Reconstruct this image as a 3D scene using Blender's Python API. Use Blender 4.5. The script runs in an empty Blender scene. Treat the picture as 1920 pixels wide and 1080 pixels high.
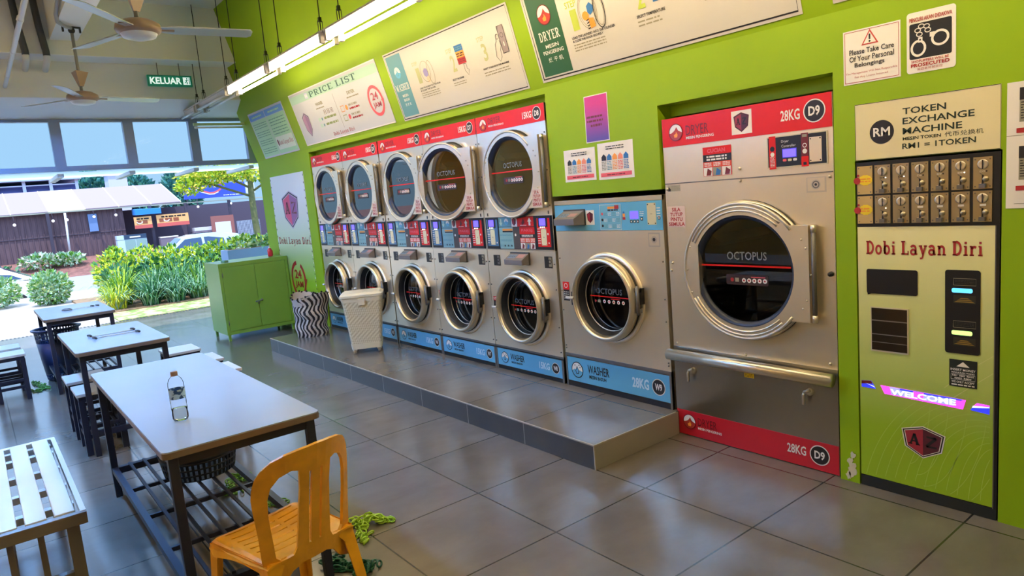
import bpy, math, random
from mathutils import Vector, Matrix
random.seed(7)
SC = bpy.context.scene
COL = SC.collection
PI = math.pi
# ------------------------------------------------------------------ camera
cam_d = bpy.data.cameras.new('camera'); cam = bpy.data.objects.new('camera', cam_d); COL.objects.link(cam)
YAW, PIT, ROL, FPX = -0.914203, 0.139814, 0.0866488, 1297.54
fw = Vector((math.sin(YAW)*math.cos(PIT), math.cos(YAW)*math.cos(PIT), -math.sin(PIT)))
rt = Vector((math.cos(YAW), -math.sin(YAW), 0)); dn = fw.cross(rt)
r2 = math.cos(ROL)*rt + math.sin(ROL)*dn; d2 = -math.sin(ROL)*rt + math.cos(ROL)*dn
Mc = Matrix((r2, -d2, -fw)).transposed().to_4x4(); Mc.translation = Vector((0, 0, 1.7))
cam.matrix_world = Mc
cam_d.sensor_width = 36; cam_d.lens = FPX/1920*36; cam_d.clip_start = 0.05; cam_d.clip_end = 400
SC.camera = cam
# ------------------------------------------------------------------ exposure, sky, sun
SC.view_settings.view_transform = 'Standard'; SC.view_settings.look = 'None'
SC.view_settings.gamma = 1; SC.view_settings.use_curve_mapping = False
SC.view_settings.exposure = 0.72
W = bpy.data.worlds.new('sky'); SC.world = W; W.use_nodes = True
nt = W.node_tree; nt.nodes.clear()
wo = nt.nodes.new('ShaderNodeOutputWorld'); bg = nt.nodes.new('ShaderNodeBackground')
tc = nt.nodes.new('ShaderNodeTexCoord'); sx = nt.nodes.new('ShaderNodeSeparateXYZ'); cr = nt.nodes.new('ShaderNodeValToRGB')
nt.links.new(tc.outputs['Generated'], sx.inputs[0]); nt.links.new(sx.outputs['Z'], cr.inputs[0])
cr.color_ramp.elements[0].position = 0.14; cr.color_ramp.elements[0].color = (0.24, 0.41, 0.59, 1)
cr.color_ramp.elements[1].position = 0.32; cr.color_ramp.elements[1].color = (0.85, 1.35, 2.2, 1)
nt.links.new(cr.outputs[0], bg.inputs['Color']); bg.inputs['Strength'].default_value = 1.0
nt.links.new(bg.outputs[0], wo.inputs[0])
sun_d = bpy.data.lights.new('sun', 'SUN'); sun_d.energy = 3.0; sun_d.angle = 0.01; sun_d.color = (1, .97, .93)
sun = bpy.data.objects.new('sun', sun_d); COL.objects.link(sun); sun.location = (-20, -5, 20)
sun.rotation_euler = Vector((-0.26, 0.20, -0.95)).to_track_quat('-Z', 'Y').to_euler()
TUBE_STRENGTH = 28.0
COOL_FILL_STRENGTH = 140.0
WARM_FILL_STRENGTH = 26.0
# ------------------------------------------------------------------ materials
def lin(c):
    return tuple((x/12.92 if x <= 0.04045 else ((x+0.055)/1.055)**2.4) for x in (v/255 for v in c)) + (1,)
MATS = {}
def mat(name, c, rough=0.5, metal=0.0, spec=0.5, noise=0.0, nscale=8.0, bump=0.0, bscale=40.0, emit=0.0, coat=0.0, stretch=None):
    if name in MATS: return MATS[name]
    m = bpy.data.materials.new(name); m.use_nodes = True; MATS[name] = m
    t = m.node_tree; b = t.nodes['Principled BSDF']
    col = lin(c); b.inputs['Base Color'].default_value = col
    b.inputs['Roughness'].default_value = rough; b.inputs['Metallic'].default_value = metal
    b.inputs['Specular IOR Level'].default_value = spec
    b.inputs['Coat Weight'].default_value = coat
    if emit:
        b.inputs['Emission Color'].default_value = col; b.inputs['Emission Strength'].default_value = emit
    if noise or bump:
        g = t.nodes.new('ShaderNodeTexCoord'); mp = t.nodes.new('ShaderNodeMapping'); t.links.new(g.outputs['Object'], mp.inputs[0])
        if stretch: mp.inputs['Scale'].default_value = stretch
    if noise:
        n = t.nodes.new('ShaderNodeTexNoise'); n.inputs['Scale'].default_value = nscale; n.inputs['Detail'].default_value = 5
        t.links.new(mp.outputs[0], n.inputs['Vector'])
        r = t.nodes.new('ShaderNodeValToRGB')
        r.color_ramp.elements[0].position = .3; r.color_ramp.elements[1].position = .7
        r.color_ramp.elements[0].color = tuple(max(0, x*(1-noise)) for x in col[:3])+(1,)
        r.color_ramp.elements[1].color = tuple(min(1, x*(1+noise)) for x in col[:3])+(1,)
        t.links.new(n.outputs['Fac'], r.inputs[0]); t.links.new(r.outputs[0], b.inputs['Base Color'])
    if bump:
        n2 = t.nodes.new('ShaderNodeTexNoise'); n2.inputs['Scale'].default_value = bscale; n2.inputs['Detail'].default_value = 3
        t.links.new(mp.outputs[0], n2.inputs['Vector'])
        bp = t.nodes.new('ShaderNodeBump'); bp.inputs['Strength'].default_value = bump; bp.inputs['Distance'].default_value = .01
        t.links.new(n2.outputs['Fac'], bp.inputs['Height']); t.links.new(bp.outputs[0], b.inputs['Normal'])
    return m
def glass_mat(name, tint, ior=1.5, rough=0.0, gl=(1, 1, 1)):
    if name in MATS: return MATS[name]
    m = bpy.data.materials.new(name); m.use_nodes = True; MATS[name] = m
    t = m.node_tree; t.nodes.clear()
    o = t.nodes.new('ShaderNodeOutputMaterial'); mx = t.nodes.new('ShaderNodeMixShader'); fr = t.nodes.new('ShaderNodeFresnel')
    tr = t.nodes.new('ShaderNodeBsdfTransparent'); gs = t.nodes.new('ShaderNodeBsdfGlossy')
    fr.inputs['IOR'].default_value = ior; tr.inputs['Color'].default_value = tint+(1,); gs.inputs['Roughness'].default_value = rough
    gs.inputs['Color'].default_value = gl+(1,)
    t.links.new(fr.outputs[0], mx.inputs[0]); t.links.new(tr.outputs[0], mx.inputs[1]); t.links.new(gs.outputs[0], mx.inputs[2])
    t.links.new(mx.outputs[0], o.inputs[0]); return m
def tile_mat(name, c1, c2, grout, ox, oy, size, rough=.3):
    m = bpy.data.materials.new(name); m.use_nodes = True; MATS[name] = m
    t = m.node_tree; b = t.nodes['Principled BSDF']; b.inputs['Specular IOR Level'].default_value = .7
    g = t.nodes.new('ShaderNodeNewGeometry'); mp = t.nodes.new('ShaderNodeMapping'); mp.vector_type = 'POINT'
    mp.inputs['Location'].default_value = (-ox, -oy, 0); t.links.new(g.outputs['Position'], mp.inputs[0])
    br = t.nodes.new('ShaderNodeTexBrick'); br.offset = 0; br.squash = 1
    br.inputs['Scale'].default_value = 1; br.inputs['Brick Width'].default_value = size; br.inputs['Row Height'].default_value = size
    br.inputs['Mortar Size'].default_value = .0045; br.inputs['Mortar Smooth'].default_value = .1
    br.inputs['Color1'].default_value = (0, 0, 0, 1); br.inputs['Color2'].default_value = (1, 1, 1, 1)
    t.links.new(mp.outputs[0], br.inputs['Vector'])
    n = t.nodes.new('ShaderNodeTexNoise'); n.inputs['Scale'].default_value = 3.0; n.inputs['Detail'].default_value = 6; n.inputs['Roughness'].default_value = .6
    n.inputs['Distortion'].default_value = .25
    mp2 = t.nodes.new('ShaderNodeMapping'); mp2.inputs['Scale'].default_value = (1.3, .8, 1); t.links.new(g.outputs['Position'], mp2.inputs[0])
    t.links.new(mp2.outputs[0], n.inputs['Vector'])
    ad = t.nodes.new('ShaderNodeMix'); ad.data_type = 'FLOAT'; ad.inputs[0].default_value = .15
    bw = t.nodes.new('ShaderNodeRGBToBW'); t.links.new(br.outputs['Color'], bw.inputs[0])
    t.links.new(n.outputs['Fac'], ad.inputs[2]); t.links.new(bw.outputs[0], ad.inputs[3])
    r = t.nodes.new('ShaderNodeValToRGB'); r.color_ramp.elements[0].position = .15; r.color_ramp.elements[1].position = .8
    r.color_ramp.elements[0].color = lin(c1); r.color_ramp.elements[1].color = lin(c2)
    t.links.new(ad.outputs[0], r.inputs[0])
    mx = t.nodes.new('ShaderNodeMix'); mx.data_type = 'RGBA'; mx.inputs[7].default_value = lin(grout)
    t.links.new(br.outputs['Fac'], mx.inputs[0]); t.links.new(r.outputs[0], mx.inputs[6]); t.links.new(mx.outputs[2], b.inputs['Base Color'])
    rr = t.nodes.new('ShaderNodeMapRange'); rr.inputs[3].default_value = rough-.06; rr.inputs[4].default_value = rough+.1
    t.links.new(n.outputs['Fac'], rr.inputs[0]); t.links.new(rr.outputs[0], b.inputs['Roughness'])
    bp = t.nodes.new('ShaderNodeBump'); bp.inputs['Strength'].default_value = .25; bp.inputs['Distance'].default_value = .004; bp.invert = True
    t.links.new(br.outputs['Fac'], bp.inputs['Height']); t.links.new(bp.outputs[0], b.inputs['Normal'])
    return m
def two_tone(name, c1, c2, scale, rough=.5, kind='noise', lo=.45, hi=.55, metal=0, rot=None, distort=0.0):
    """colour pattern of the thing itself (print, woven stripes, leaf variegation)"""
    if name in MATS: return MATS[name]
    m = bpy.data.materials.new(name); m.use_nodes = True; MATS[name] = m
    t = m.node_tree; b = t.nodes['Principled BSDF']; b.inputs['Roughness'].default_value = rough; b.inputs['Metallic'].default_value = metal
    g = t.nodes.new('ShaderNodeTexCoord'); mp = t.nodes.new('ShaderNodeMapping'); t.links.new(g.outputs['Object'], mp.inputs[0])
    if rot: mp.inputs['Rotation'].default_value = rot
    if kind == 'noise':
        n = t.nodes.new('ShaderNodeTexNoise'); n.inputs['Scale'].default_value = scale; n.inputs['Detail'].default_value = 4; out = n.outputs['Fac']
    else:
        n = t.nodes.new('ShaderNodeTexWave'); n.inputs['Scale'].default_value = scale; n.inputs['Distortion'].default_value = distort
        n.inputs['Detail'].default_value = 1; n.bands_direction = kind; out = n.outputs['Fac']
    t.links.new(mp.outputs[0], n.inputs['Vector'])
    r = t.nodes.new('ShaderNodeValToRGB'); r.color_ramp.elements[0].position = lo; r.color_ramp.elements[1].position = hi
    r.color_ramp.elements[0].color = lin(c1); r.color_ramp.elements[1].color = lin(c2)
    t.links.new(out, r.inputs[0]); t.links.new(r.outputs[0], b.inputs['Base Color']); return m

LIME = mat('lime_wall_paint', (140, 172, 3), .6, spec=.3, noise=.05, nscale=1.5)
STEEL = mat('brushed_stainless', (232, 218, 190), .3, metal=.78, noise=.05, nscale=2, bump=.02, bscale=3)
STEELS = mat('polished_steel', (210, 200, 182), .3, metal=.85)
STEELD = mat('dark_steel', (112, 108, 102), .42, metal=.4)
BLACK = mat('black_paint', (14, 14, 16), .4)
RUBBER = mat('black_rubber', (12, 13, 17), .55)
NAVYRUB = mat('blue_black_gasket', (30, 38, 58), .4)
GREYP = mat('grey_plastic', (118, 110, 104), .45)
WHITE = mat('white_print', (232, 226, 214), .45)
PAPER = mat('paper_white', (230, 222, 210), .6)
CREAM = mat('cream_print', (226, 216, 170), .4)
RED = mat('red_print', (218, 30, 24), .4, spec=.3)
DKRED = mat('dark_red_print', (112, 22, 28), .4)
BLUEP = mat('blue_print', (96, 172, 205), .3)
TEAL = mat('teal_print', (96, 150, 160), .4)
DGREEN = mat('dark_green_print', (44, 92, 58), .4)
INK = mat('black_ink', (26, 20, 20), .5)
GINK = mat('green_black_ink', (24, 42, 26), .5)
GREYINK = mat('grey_ink', (150, 142, 118), .6)
LIMEP = mat('lime_print', (178, 194, 72), .5)
REDINK = mat('red_ink', (170, 36, 34), .5)
ORANGE = mat('orange_print', (238, 150, 50), .5)
YEL = mat('yellow_print', (240, 208, 30), .45)
BLUEINK = mat('blue_ink', (44, 110, 170), .5)
PINK = mat('pink_print', (226, 90, 96), .5)
DGLASS = glass_mat('door_glass', (.78, .8, .78), 2.3, 0.0)
CLEAR = glass_mat('clear_glass', (.97, .99, 1.0), 1.05)
LCD = mat('lit_blue_screen', (95, 80, 255), .3, emit=1.1)
WGLOW = mat('white_indicator_glow', (255, 250, 240), .3, emit=1.0)
NAVY = mat('navy_metal', (32, 34, 52), .42)
LAMI = mat('white_laminate', (168, 176, 188), .2, noise=.02, nscale=3)
BROWNEDGE = mat('brown_edge', (120, 100, 84), .5)
# ------------------------------------------------------------------ object helpers
def tag(o, label=None, cat=None, group=None, kind=None):
    if label: o['label'] = label
    if cat: o['category'] = cat
    if group: o['group'] = group
    if kind: o['kind'] = kind
    return o
def thing(name, label, cat, loc=(0, 0, 0), rz=0, group=None):
    o = bpy.data.objects.new(name, None); COL.objects.link(o); o.location = loc; o.rotation_euler = (0, 0, rz)
    o.empty_display_size = .1
    return tag(o, label, cat, group)
def copy_tree(o, loc=None, rz=None, label=None, group=None, parent=None):
    c = o.copy(); COL.objects.link(c)
    if parent is not None:
        c.parent = parent
    if loc is not None: c.location = loc
    if rz is not None: c.rotation_euler = (0, 0, rz)
    if label: c['label'] = label
    if group: c['group'] = group
    for ch in [x for x in COL.objects if x.parent == o]:
        copy_tree(ch, parent=c)
    return c
class G:
    """collects shapes; build() links them as one mesh object"""
    def __init__(s, T=None): s.v = []; s.f = []; s.m = []; s.s = []; s.T = T; s.mats = []
    def mi(s, m):
        if m not in s.mats: s.mats.append(m)
        return s.mats.index(m)
    def add(s, vs, fs, m, smooth=False):
        k = len(s.v); i = s.mi(m)
        if s.T is not None: vs = [tuple(s.T @ Vector(v)) for v in vs]
        s.v.extend(vs)
        for f in fs: s.f.append(tuple(a+k for a in f)); s.m.append(i); s.s.append(smooth)
    def box(s, x0, x1, y0, y1, z0, z1, m):
        s.add([(x0,y0,z0),(x1,y0,z0),(x1,y1,z0),(x0,y1,z0),(x0,y0,z1),(x1,y0,z1),(x1,y1,z1),(x0,y1,z1)],
              [(3,2,1,0),(4,5,6,7),(0,1,5,4),(1,2,6,5),(2,3,7,6),(3,0,4,7)], m)
    def hexa(s, p, m):   # 8 points, bottom ring then top ring
        s.add(p, [(3,2,1,0),(4,5,6,7),(0,1,5,4),(1,2,6,5),(2,3,7,6),(3,0,4,7)], m)
    def prism(s, poly, h0, h1, m, axis='z', smooth=False):
        n = len(poly)
        P = {'z': lambda a, b, h: (a, b, h), 'y': lambda a, b, h: (a, h, b), 'x': lambda a, b, h: (h, a, b)}[axis]
        s.add([P(a, b, h0) for a, b in poly]+[P(a, b, h1) for a, b in poly],
              [tuple(range(n))[::-1], tuple(range(n, 2*n))]+[(i, (i+1) % n, n+(i+1) % n, n+i) for i in range(n)], m, smooth)
    def tube(s, pts, r, m, seg=8, closed=False, rs=None, caps=True):
        pts = [Vector(p) for p in pts]; n = len(pts); vs = []; fs = []; up = None
        for i, p in enumerate(pts):
            if closed: d = pts[(i+1) % n]-pts[i-1]
            else: d = pts[min(i+1, n-1)]-pts[max(i-1, 0)]
            if d.length < 1e-9: d = Vector((0, 0, 1))
            d.normalize()
            if up is None: up = Vector((0, 0, 1)) if abs(d.z) < .9 else Vector((1, 0, 0))
            a = d.cross(up)
            if a.length < 1e-6: a = d.orthogonal()
            a.normalize(); b = a.cross(d); up = b
            rr = rs[i] if rs else r
            for k in range(seg):
                t = 2*PI*k/seg; vs.append(tuple(p+a*math.cos(t)*rr+b*math.sin(t)*rr))
        for i in range(n if closed else n-1):
            j = (i+1) % n
            for k in range(seg):
                l = (k+1) % seg; fs.append((i*seg+k, j*seg+k, j*seg+l, i*seg+l))
        if not closed and caps: fs.append(tuple(range(seg))); fs.append(tuple(range((n-1)*seg, n*seg))[::-1])
        s.add(vs, fs, m, True)
    def lathe(s, prof, c, m, axis='z', seg=24, smooth=True, close=False):
        """prof: (radius, height along axis)"""
        vs = []; fs = []; n = len(prof)
        for r, h in prof:
            for k in range(seg):
                t = 2*PI*k/seg; a, b = r*math.cos(t), r*math.sin(t)
                vs.append({'z': (c[0]+a, c[1]+b, c[2]+h), '-y': (c[0]+a, c[1]-h, c[2]+b), 'x': (c[0]+h, c[1]+a, c[2]+b), 'y': (c[0]-a, c[1]+h, c[2]+b)}[axis])
        for i in range(n-1 if not close else n):
            j = (i+1) % n
            for k in range(seg):
                l = (k+1) % seg; fs.append((i*seg+k, i*seg+l, j*seg+l, j*seg+k))
        s.add(vs, fs, m, smooth)
    def disc(s, c, r, m, axis='-y', seg=32):
        s.add([{'-y': (c[0]+r*math.cos(2*PI*k/seg), c[1], c[2]+r*math.sin(2*PI*k/seg)), 'z': (c[0]+r*math.cos(2*PI*k/seg), c[1]+r*math.sin(2*PI*k/seg), c[2]), 'x': (c[0], c[1]+r*math.cos(2*PI*k/seg), c[2]+r*math.sin(2*PI*k/seg))}[axis] for k in range(seg)], [tuple(range(seg))], m)
    def ball(s, c, r, m, seg=10, sz=1.0):
        s.lathe([(r*math.sin(PI*i/6)+1e-5, -r*sz*math.cos(PI*i/6)) for i in range(7)], c, m, 'z', seg)
    def build(s, name, parent=None, loc=None, rz=0, bevel=0, label=None):
        me = bpy.data.meshes.new(name); me.from_pydata(s.v, [], s.f); me.update()
        for m in s.mats: me.materials.append(m)
        me.polygons.foreach_set('material_index', s.m); me.polygons.foreach_set('use_smooth', s.s)
        o = bpy.data.objects.new(name, me); COL.objects.link(o)
        if parent is not None: o.parent = parent
        if loc is not None: o.location = loc
        if rz: o.rotation_euler = (0, 0, rz)
        if bevel:
            b = o.modifiers.new('bevel', 'BEVEL'); b.width = bevel; b.segments = 2; b.limit_method = 'ANGLE'
        if label: o['label'] = label
        return o
# ------------------------------------------------------------------ flat print helpers (text and marks on signs)
_txt = {}
def text_mesh(body, bold):
    k = (body, bold)
    if k in _txt: return _txt[k]
    cu = bpy.data.curves.new('lettering', 'FONT'); cu.body = body; cu.resolution_u = 2; cu.offset = bold
    o = bpy.data.objects.new('lettering', cu); COL.objects.link(o)
    me = o.evaluated_get(bpy.context.evaluated_depsgraph_get()).to_mesh()
    vs = [(v.co.x, v.co.y) for v in me.vertices]; fs = [tuple(p.vertices) for p in me.polygons]
    bpy.data.objects.remove(o); bpy.data.curves.remove(cu)
    _txt[k] = (vs, fs); return _txt[k]
LAY = .0011
class Board(G):
    """prints on a plane: origin o, axes u, v and outward normal n"""
    def __init__(s, o=(0, 0, 0), u=(1, 0, 0), v=(0, 0, 1), n=(0, -1, 0)):
        super().__init__(); s.o, s.u, s.w, s.n = Vector(o), Vector(u), Vector(v), Vector(n)
    def P(s, a, b, l): return tuple(s.o+s.u*a+s.w*b+s.n*(l*LAY))
    def poly(s, pts, m, l=1):
        s.add([s.P(a, b, l) for a, b in pts], [tuple(range(len(pts)))], m)
    def rect(s, a0, b0, a1, b1, m, l=1): s.poly([(a0, b0), (a1, b0), (a1, b1), (a0, b1)], m, l)
    def slab(s, a0, b0, a1, b1, t, m):    # a thin board of thickness t behind layer 0
        p = [s.o+s.u*a+s.w*b for a, b in ((a0, b0), (a1, b0), (a1, b1), (a0, b1))]
        q = [x-s.n*t for x in p]
        s.add([tuple(x) for x in q+p], [(3,2,1,0),(4,5,6,7),(0,1,5,4),(1,2,6,5),(2,3,7,6),(3,0,4,7)], m)
    def rrect(s, a0, b0, a1, b1, r, m, l=1):
        pts = []
        for cx, cy, t0 in ((a1-r, b0+r, -90), (a1-r, b1-r, 0), (a0+r, b1-r, 90), (a0+r, b0+r, 180)):
            for k in range(6):
                t = math.radians(t0+18*k); pts.append((cx+r*math.cos(t), cy+r*math.sin(t)))
        s.poly(pts, m, l)
    def circ(s, a, b, r, m, l=1, seg=28, ry=None):
        ry = ry or r
        s.poly([(a+r*math.cos(2*PI*k/seg), b+ry*math.sin(2*PI*k/seg)) for k in range(seg)], m, l)
    def arc(s, a, b, r, t0, t1, w, m, l=1, ry=None, seg=26):
        ry = ry or r
        s.line([(a+r*math.cos(math.radians(t0+(t1-t0)*k/seg)), b+ry*math.sin(math.radians(t0+(t1-t0)*k/seg))) for k in range(seg+1)], w, m, l)
    def ring(s, a, b, r, w, m, l=1, ry=None): s.arc(a, b, r, 0, 360, w, m, l, ry)
    def line(s, pts, w, m, l=1):
        n = len(pts); A = []; B = []
        for i in range(n):
            p = Vector(pts[i]); d = Vector(pts[min(i+1, n-1)])-Vector(pts[max(i-1, 0)])
            if d.length < 1e-9: d = Vector((1, 0))
            d.normalize(); q = Vector((-d.y, d.x))*w/2; A.append(p+q); B.append(p-q)
        s.add([s.P(p.x, p.y, l) for p in A+B], [(i, n+i, n+i+1, i+1) for i in range(n-1)], m)
    def text(s, body, box, m, l=2, bold=.012):
        """lettering fitted into box (a0,b0,a1,b1)"""
        vs, fs = text_mesh(body, bold)
        if not vs: return
        x0 = min(v[0] for v in vs); x1 = max(v[0] for v in vs); y0 = min(v[1] for v in vs); y1 = max(v[1] for v in vs)
        a0, b0, a1, b1 = box; sx_ = (a1-a0)/max(x1-x0, 1e-6); sy_ = (b1-b0)/max(y1-y0, 1e-6)
        s.add([s.P(a0+(x-x0)*sx_, b0+(y-y0)*sy_, l) for x, y in vs], fs, m)
    def slabtext(s, body, box, m, l=2, wt=.15):
        """letters with slab serifs, drawn from strokes"""
        x = 0; strokes = []
        for ch in body:
            if ch == ' ': x += .38; continue
            wd, st = SLAB[ch]
            for p, k in st: strokes.append(([(x+a, b) for a, b in p], k))
            x += wd+.14
        x -= .14
        lo = min(b for p, k in strokes for a, b in p); 
        a0, b0, a1, b1 = box; sx_ = (a1-a0)/x; sy_ = (b1-b0)/1.0
        for p, k in strokes:
            w = wt*k
            n = len(p); A = []; B = []
            for i in range(n):
                q = Vector(p[i]); d = Vector(p[min(i+1, n-1)])-Vector(p[max(i-1, 0)])
                if d.length < 1e-9: d = Vector((1, 0))
                d.normalize(); e = Vector((-d.y, d.x))*w/2; A.append(q+e); B.append(q-e)
            s.add([s.P(a0+v.x*sx_, b0+v.y*sy_, l) for v in A+B], [(i, n+i, n+i+1, i+1) for i in range(n-1)], m)
    def greek(s, a0, b0, a1, b1, rows, m, l=2, fill=.55, seed=0):
        """rows of print too small to read, as broken lines"""
        R = random.Random(seed); h = (b1-b0)/rows
        for i in range(rows):
            y = b1-h*(i+.5); x = a0
            while x < a1-h*.4:
                w = R.uniform(.6, 2.6)*h; e = min(a1, x+w); s.rect(x, y-h*fill/2, e, y+h*fill/2, m, l); x = e+h*.35
def _arc(cx, cy, rx, ry, t0, t1, n=12):
    return [(cx+rx*math.cos(math.radians(t0+(t1-t0)*k/n)), cy+ry*math.sin(math.radians(t0+(t1-t0)*k/n))) for k in range(n+1)]
def _sv(x, y, w=.32): return ([(x-w/2, y), (x+w/2, y)], .62)
SLAB = {
 'D': (.72, [([(.16, 0), (.16, 1)], 1.25), ([(0, .05), (.3, .05)], .62), ([(0, .95), (.3, .95)], .62), (_arc(.28, .5, .36, .45, -90, 90), 1)]),
 'L': (.66, [([(.18, 0), (.18, 1)], 1.25), _sv(.18, .95, .36), ([(0, .05), (.62, .05)], .66), ([(.6, 0), (.6, .28)], .6)]),
 'P': (.66, [([(.16, 0), (.16, 1)], 1.25), _sv(.16, .05, .38), ([(0, .95), (.3, .95)], .62), (_arc(.3, .7, .3, .26, -90, 90), 1)]),
 'R': (.72, [([(.16, 0), (.16, 1)], 1.25), _sv(.16, .05, .36), ([(0, .95), (.3, .95)], .62), (_arc(.3, .72, .27, .24, -90, 90), 1), ([(.34, .48), (.6, .05)], 1), ([(.5, .05), (.74, .05)], .62)]),
 'I': (.36, [([(.18, 0), (.18, 1)], 1.25), _sv(.18, .05, .38), _sv(.18, .95, .38)]),
 'C': (.66, [(_arc(.36, .5, .3, .44, 50, 310), 1), ([(.6, .66), (.6, .98)], .6)]),
 'E': (.64, [([(.16, 0), (.16, 1)], 1.25), ([(0, .05), (.6, .05)], .66), ([(0, .95), (.6, .95)], .66), ([(.16, .5), (.44, .5)], .66), ([(.58, 0), (.58, .26)], .6), ([(.58, .74), (.58, 1)], .6)]),
 'S': (.56, [(_arc(.28, .72, .22, .22, 30, 270)+_arc(.28, .27, .24, .23, 90, -150), 1), ([(.5, .72), (.5, .98)], .6), ([(.05, .02), (.05, .28)], .6)]),
 'T': (.68, [([(.34, 0), (.34, 1)], 1.25), ([(0, .95), (.68, .95)], .66), _sv(.34, .05, .4), ([(.03, .7), (.03, 1)], .6), ([(.65, .7), (.65, 1)], .6)]),
 'W': (1.0, [([(.12, 1), (.3, 0)], 1.1), ([(.3, 0), (.5, .8)], .8), ([(.5, .8), (.7, 0)], 1.1), ([(.7, 0), (.88, 1)], .8), _sv(.12, .95, .3), _sv(.88, .95, .3)]),
 'A': (.8, [([(.14, 0), (.4, 1)], .8), ([(.4, 1), (.66, 0)], 1.2), ([(.24, .33), (.58, .33)], .6), _sv(.13, .05, .28), _sv(.67, .05, .3)]),
 'H': (.76, [([(.16, 0), (.16, 1)], 1.2), ([(.6, 0), (.6, 1)], 1.2), ([(.16, .5), (.6, .5)], .66)]+[_sv(x, y, .32) for x in (.16, .6) for y in (.05, .95)]),
 'Y': (.76, [([(.12, 1), (.38, .45)], 1.1), ([(.64, 1), (.38, .45)], .8), ([(.38, .5), (.38, 0)], 1.2), _sv(.38, .05, .36), _sv(.12, .95, .28), _sv(.64, .95, .28)]),
 'M': (.95, [([(.15, 0), (.15, 1)], .8), ([(.15, 1), (.47, .2)], 1.1), ([(.47, .2), (.8, 1)], .8), ([(.8, 0), (.8, 1)], 1.2), _sv(.15, .05, .3), _sv(.8, .05, .3), _sv(.13, .95, .2), _sv(.82, .95, .2)]),
 'N': (.8, [([(.14, 0), (.14, 1)], .8), ([(.14, 1), (.66, 0)], 1.2), ([(.66, 0), (.66, 1)], .8), _sv(.14, .05, .28), _sv(.66, .95, .28), _sv(.1, .95, .2)]),
 'G': (.72, [(_arc(.36, .5, .3, .44, 50, 330), 1), ([(.6, .66), (.6, .98)], .6), ([(.62, .05), (.62, .45)], 1), ([(.45, .45), (.74, .45)], .62)]),
 'J': (.5, [([(.32, .25), (.32, 1)], 1.2), _sv(.32, .95, .34), (_arc(.17, .24, .15, .2, 0, -180), 1)]),
 'o': (.58, [(_arc(.29, .34, .23, .3, 0, 360, 18), 1)]),
 'b': (.62, [([(.15, .03), (.15, 1)], 1.1), ([(0, .96), (.15, .96)], .6), (_arc(.32, .34, .22, .3, -180, 180, 18), 1)]),
 'i': (.34, [([(.17, 0), (.17, .66)], 1.1), _sv(.17, .04, .34), ([(.02, .63), (.17, .63)], .6), ([(.17, .8), (.17, .96)], 1.1)]),
 'a': (.6, [(_arc(.25, .47, .2, .19, 160, 0, 8)+[(.45, .06)], 1), (_arc(.25, .2, .2, .18, 0, 360, 14), .9), ([(.42, .05), (.6, .05)], .6)]),
 'y': (.66, [([(.12, .66), (.34, .05)], 1.1), ([(.54, .66), (.28, -.22)], .75), ([(.08, -.26), (.3, -.24)], .8), _sv(.12, .64, .28), _sv(.54, .64, .26)]),
 'n': (.7, [([(.15, 0), (.15, .66)], 1.1), ([(0, .63), (.15, .63)], .6), (_arc(.34, .42, .19, .2, 180, 0, 8)+[(.53, .0)], 1.05), _sv(.15, .04, .3), _sv(.55, .04, .3)]),
 'r': (.5, [([(.15, 0), (.15, .66)], 1.1), ([(0, .63), (.15, .63)], .6), _sv(.16, .04, .34), (_arc(.36, .4, .2, .2, 170, 50, 6), 1)]),
}
TV = Vector((0, -.285, 1)).normalized(); TN = Vector((0, -1, -.285)).normalized()
WY = 3.515           # face of the machine wall
FOLD = 2.43          # above this the wall leans into the room
def wall_board(x, z, off=.002): return Board((0, 0, 0)), (x, WY-off, z)
def tilt_board(): return Board((0, 0, 0), (1, 0, 0), TV, TN)
def tilt_loc(x, v, off=.004): return Vector((x, WY, FOLD))+TV*v+TN*off
# ------------------------------------------------------------------ the room
FLOORM = tile_mat('grey_floor_tile', (94, 86, 77), (120, 111, 101), (44, 40, 35), -2.5, 2.74, .67, .17)
STEPM = tile_mat('platform_tile', (98, 90, 80), (122, 112, 100), (60, 54, 47), -2.88, 2.735, .67, .2)
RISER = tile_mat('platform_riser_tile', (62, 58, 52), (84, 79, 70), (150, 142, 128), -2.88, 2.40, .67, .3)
BEIGE = mat('beige_wall_paint', (216, 218, 210), .7)
WHITEW = mat('white_wall_paint', (240, 242, 244), .7)
FRAME = mat('grey_window_frame', (124, 138, 162), .4)
def struct(g, name, parent=None, bevel=0):
    o = g.build(name, parent, bevel=bevel)
    if parent is None: o['kind'] = 'structure'
    return o
g = G(); g.box(-13.9, 3.0, -4.5, 4.5, -.12, 0, FLOORM); struct(g, 'floor')
g = G(); g.box(-8.5, -2.885, 2.735, 4.4, .001, .155, STEPM)
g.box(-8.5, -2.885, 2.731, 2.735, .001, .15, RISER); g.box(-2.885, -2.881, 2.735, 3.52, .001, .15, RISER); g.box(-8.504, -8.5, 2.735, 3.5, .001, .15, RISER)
EDGE = mat('pale_tile_trim', (176, 166, 148), .4)
g.box(-8.505, -2.88, 2.729, 2.737, .149, .157, EDGE); g.box(-2.887, -2.879, 2.735, 3.5, .149, .157, EDGE)
g.box(-2.886, -2.879, 2.729, 2.736, .001, .15, EDGE)
struct(g, 'trim_1')
g = G()
Yb = 4.5
g.box(-10.4, -8.49, WY, Yb, 0, FOLD, LIME)
g.box(-8.49, -3.962, WY, Yb, 2.385, FOLD, LIME)
g.box(-3.962, -2.912, WY, Yb, 1.625, FOLD, LIME)
g.box(-2.912, -1.788, WY, Yb, 2.145, FOLD, LIME)
g.box(-1.788, -1.686, WY, Yb, 0, FOLD, LIME)
g.box(-1.686, -1.058, WY, Yb, 1.695, FOLD, LIME)
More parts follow.
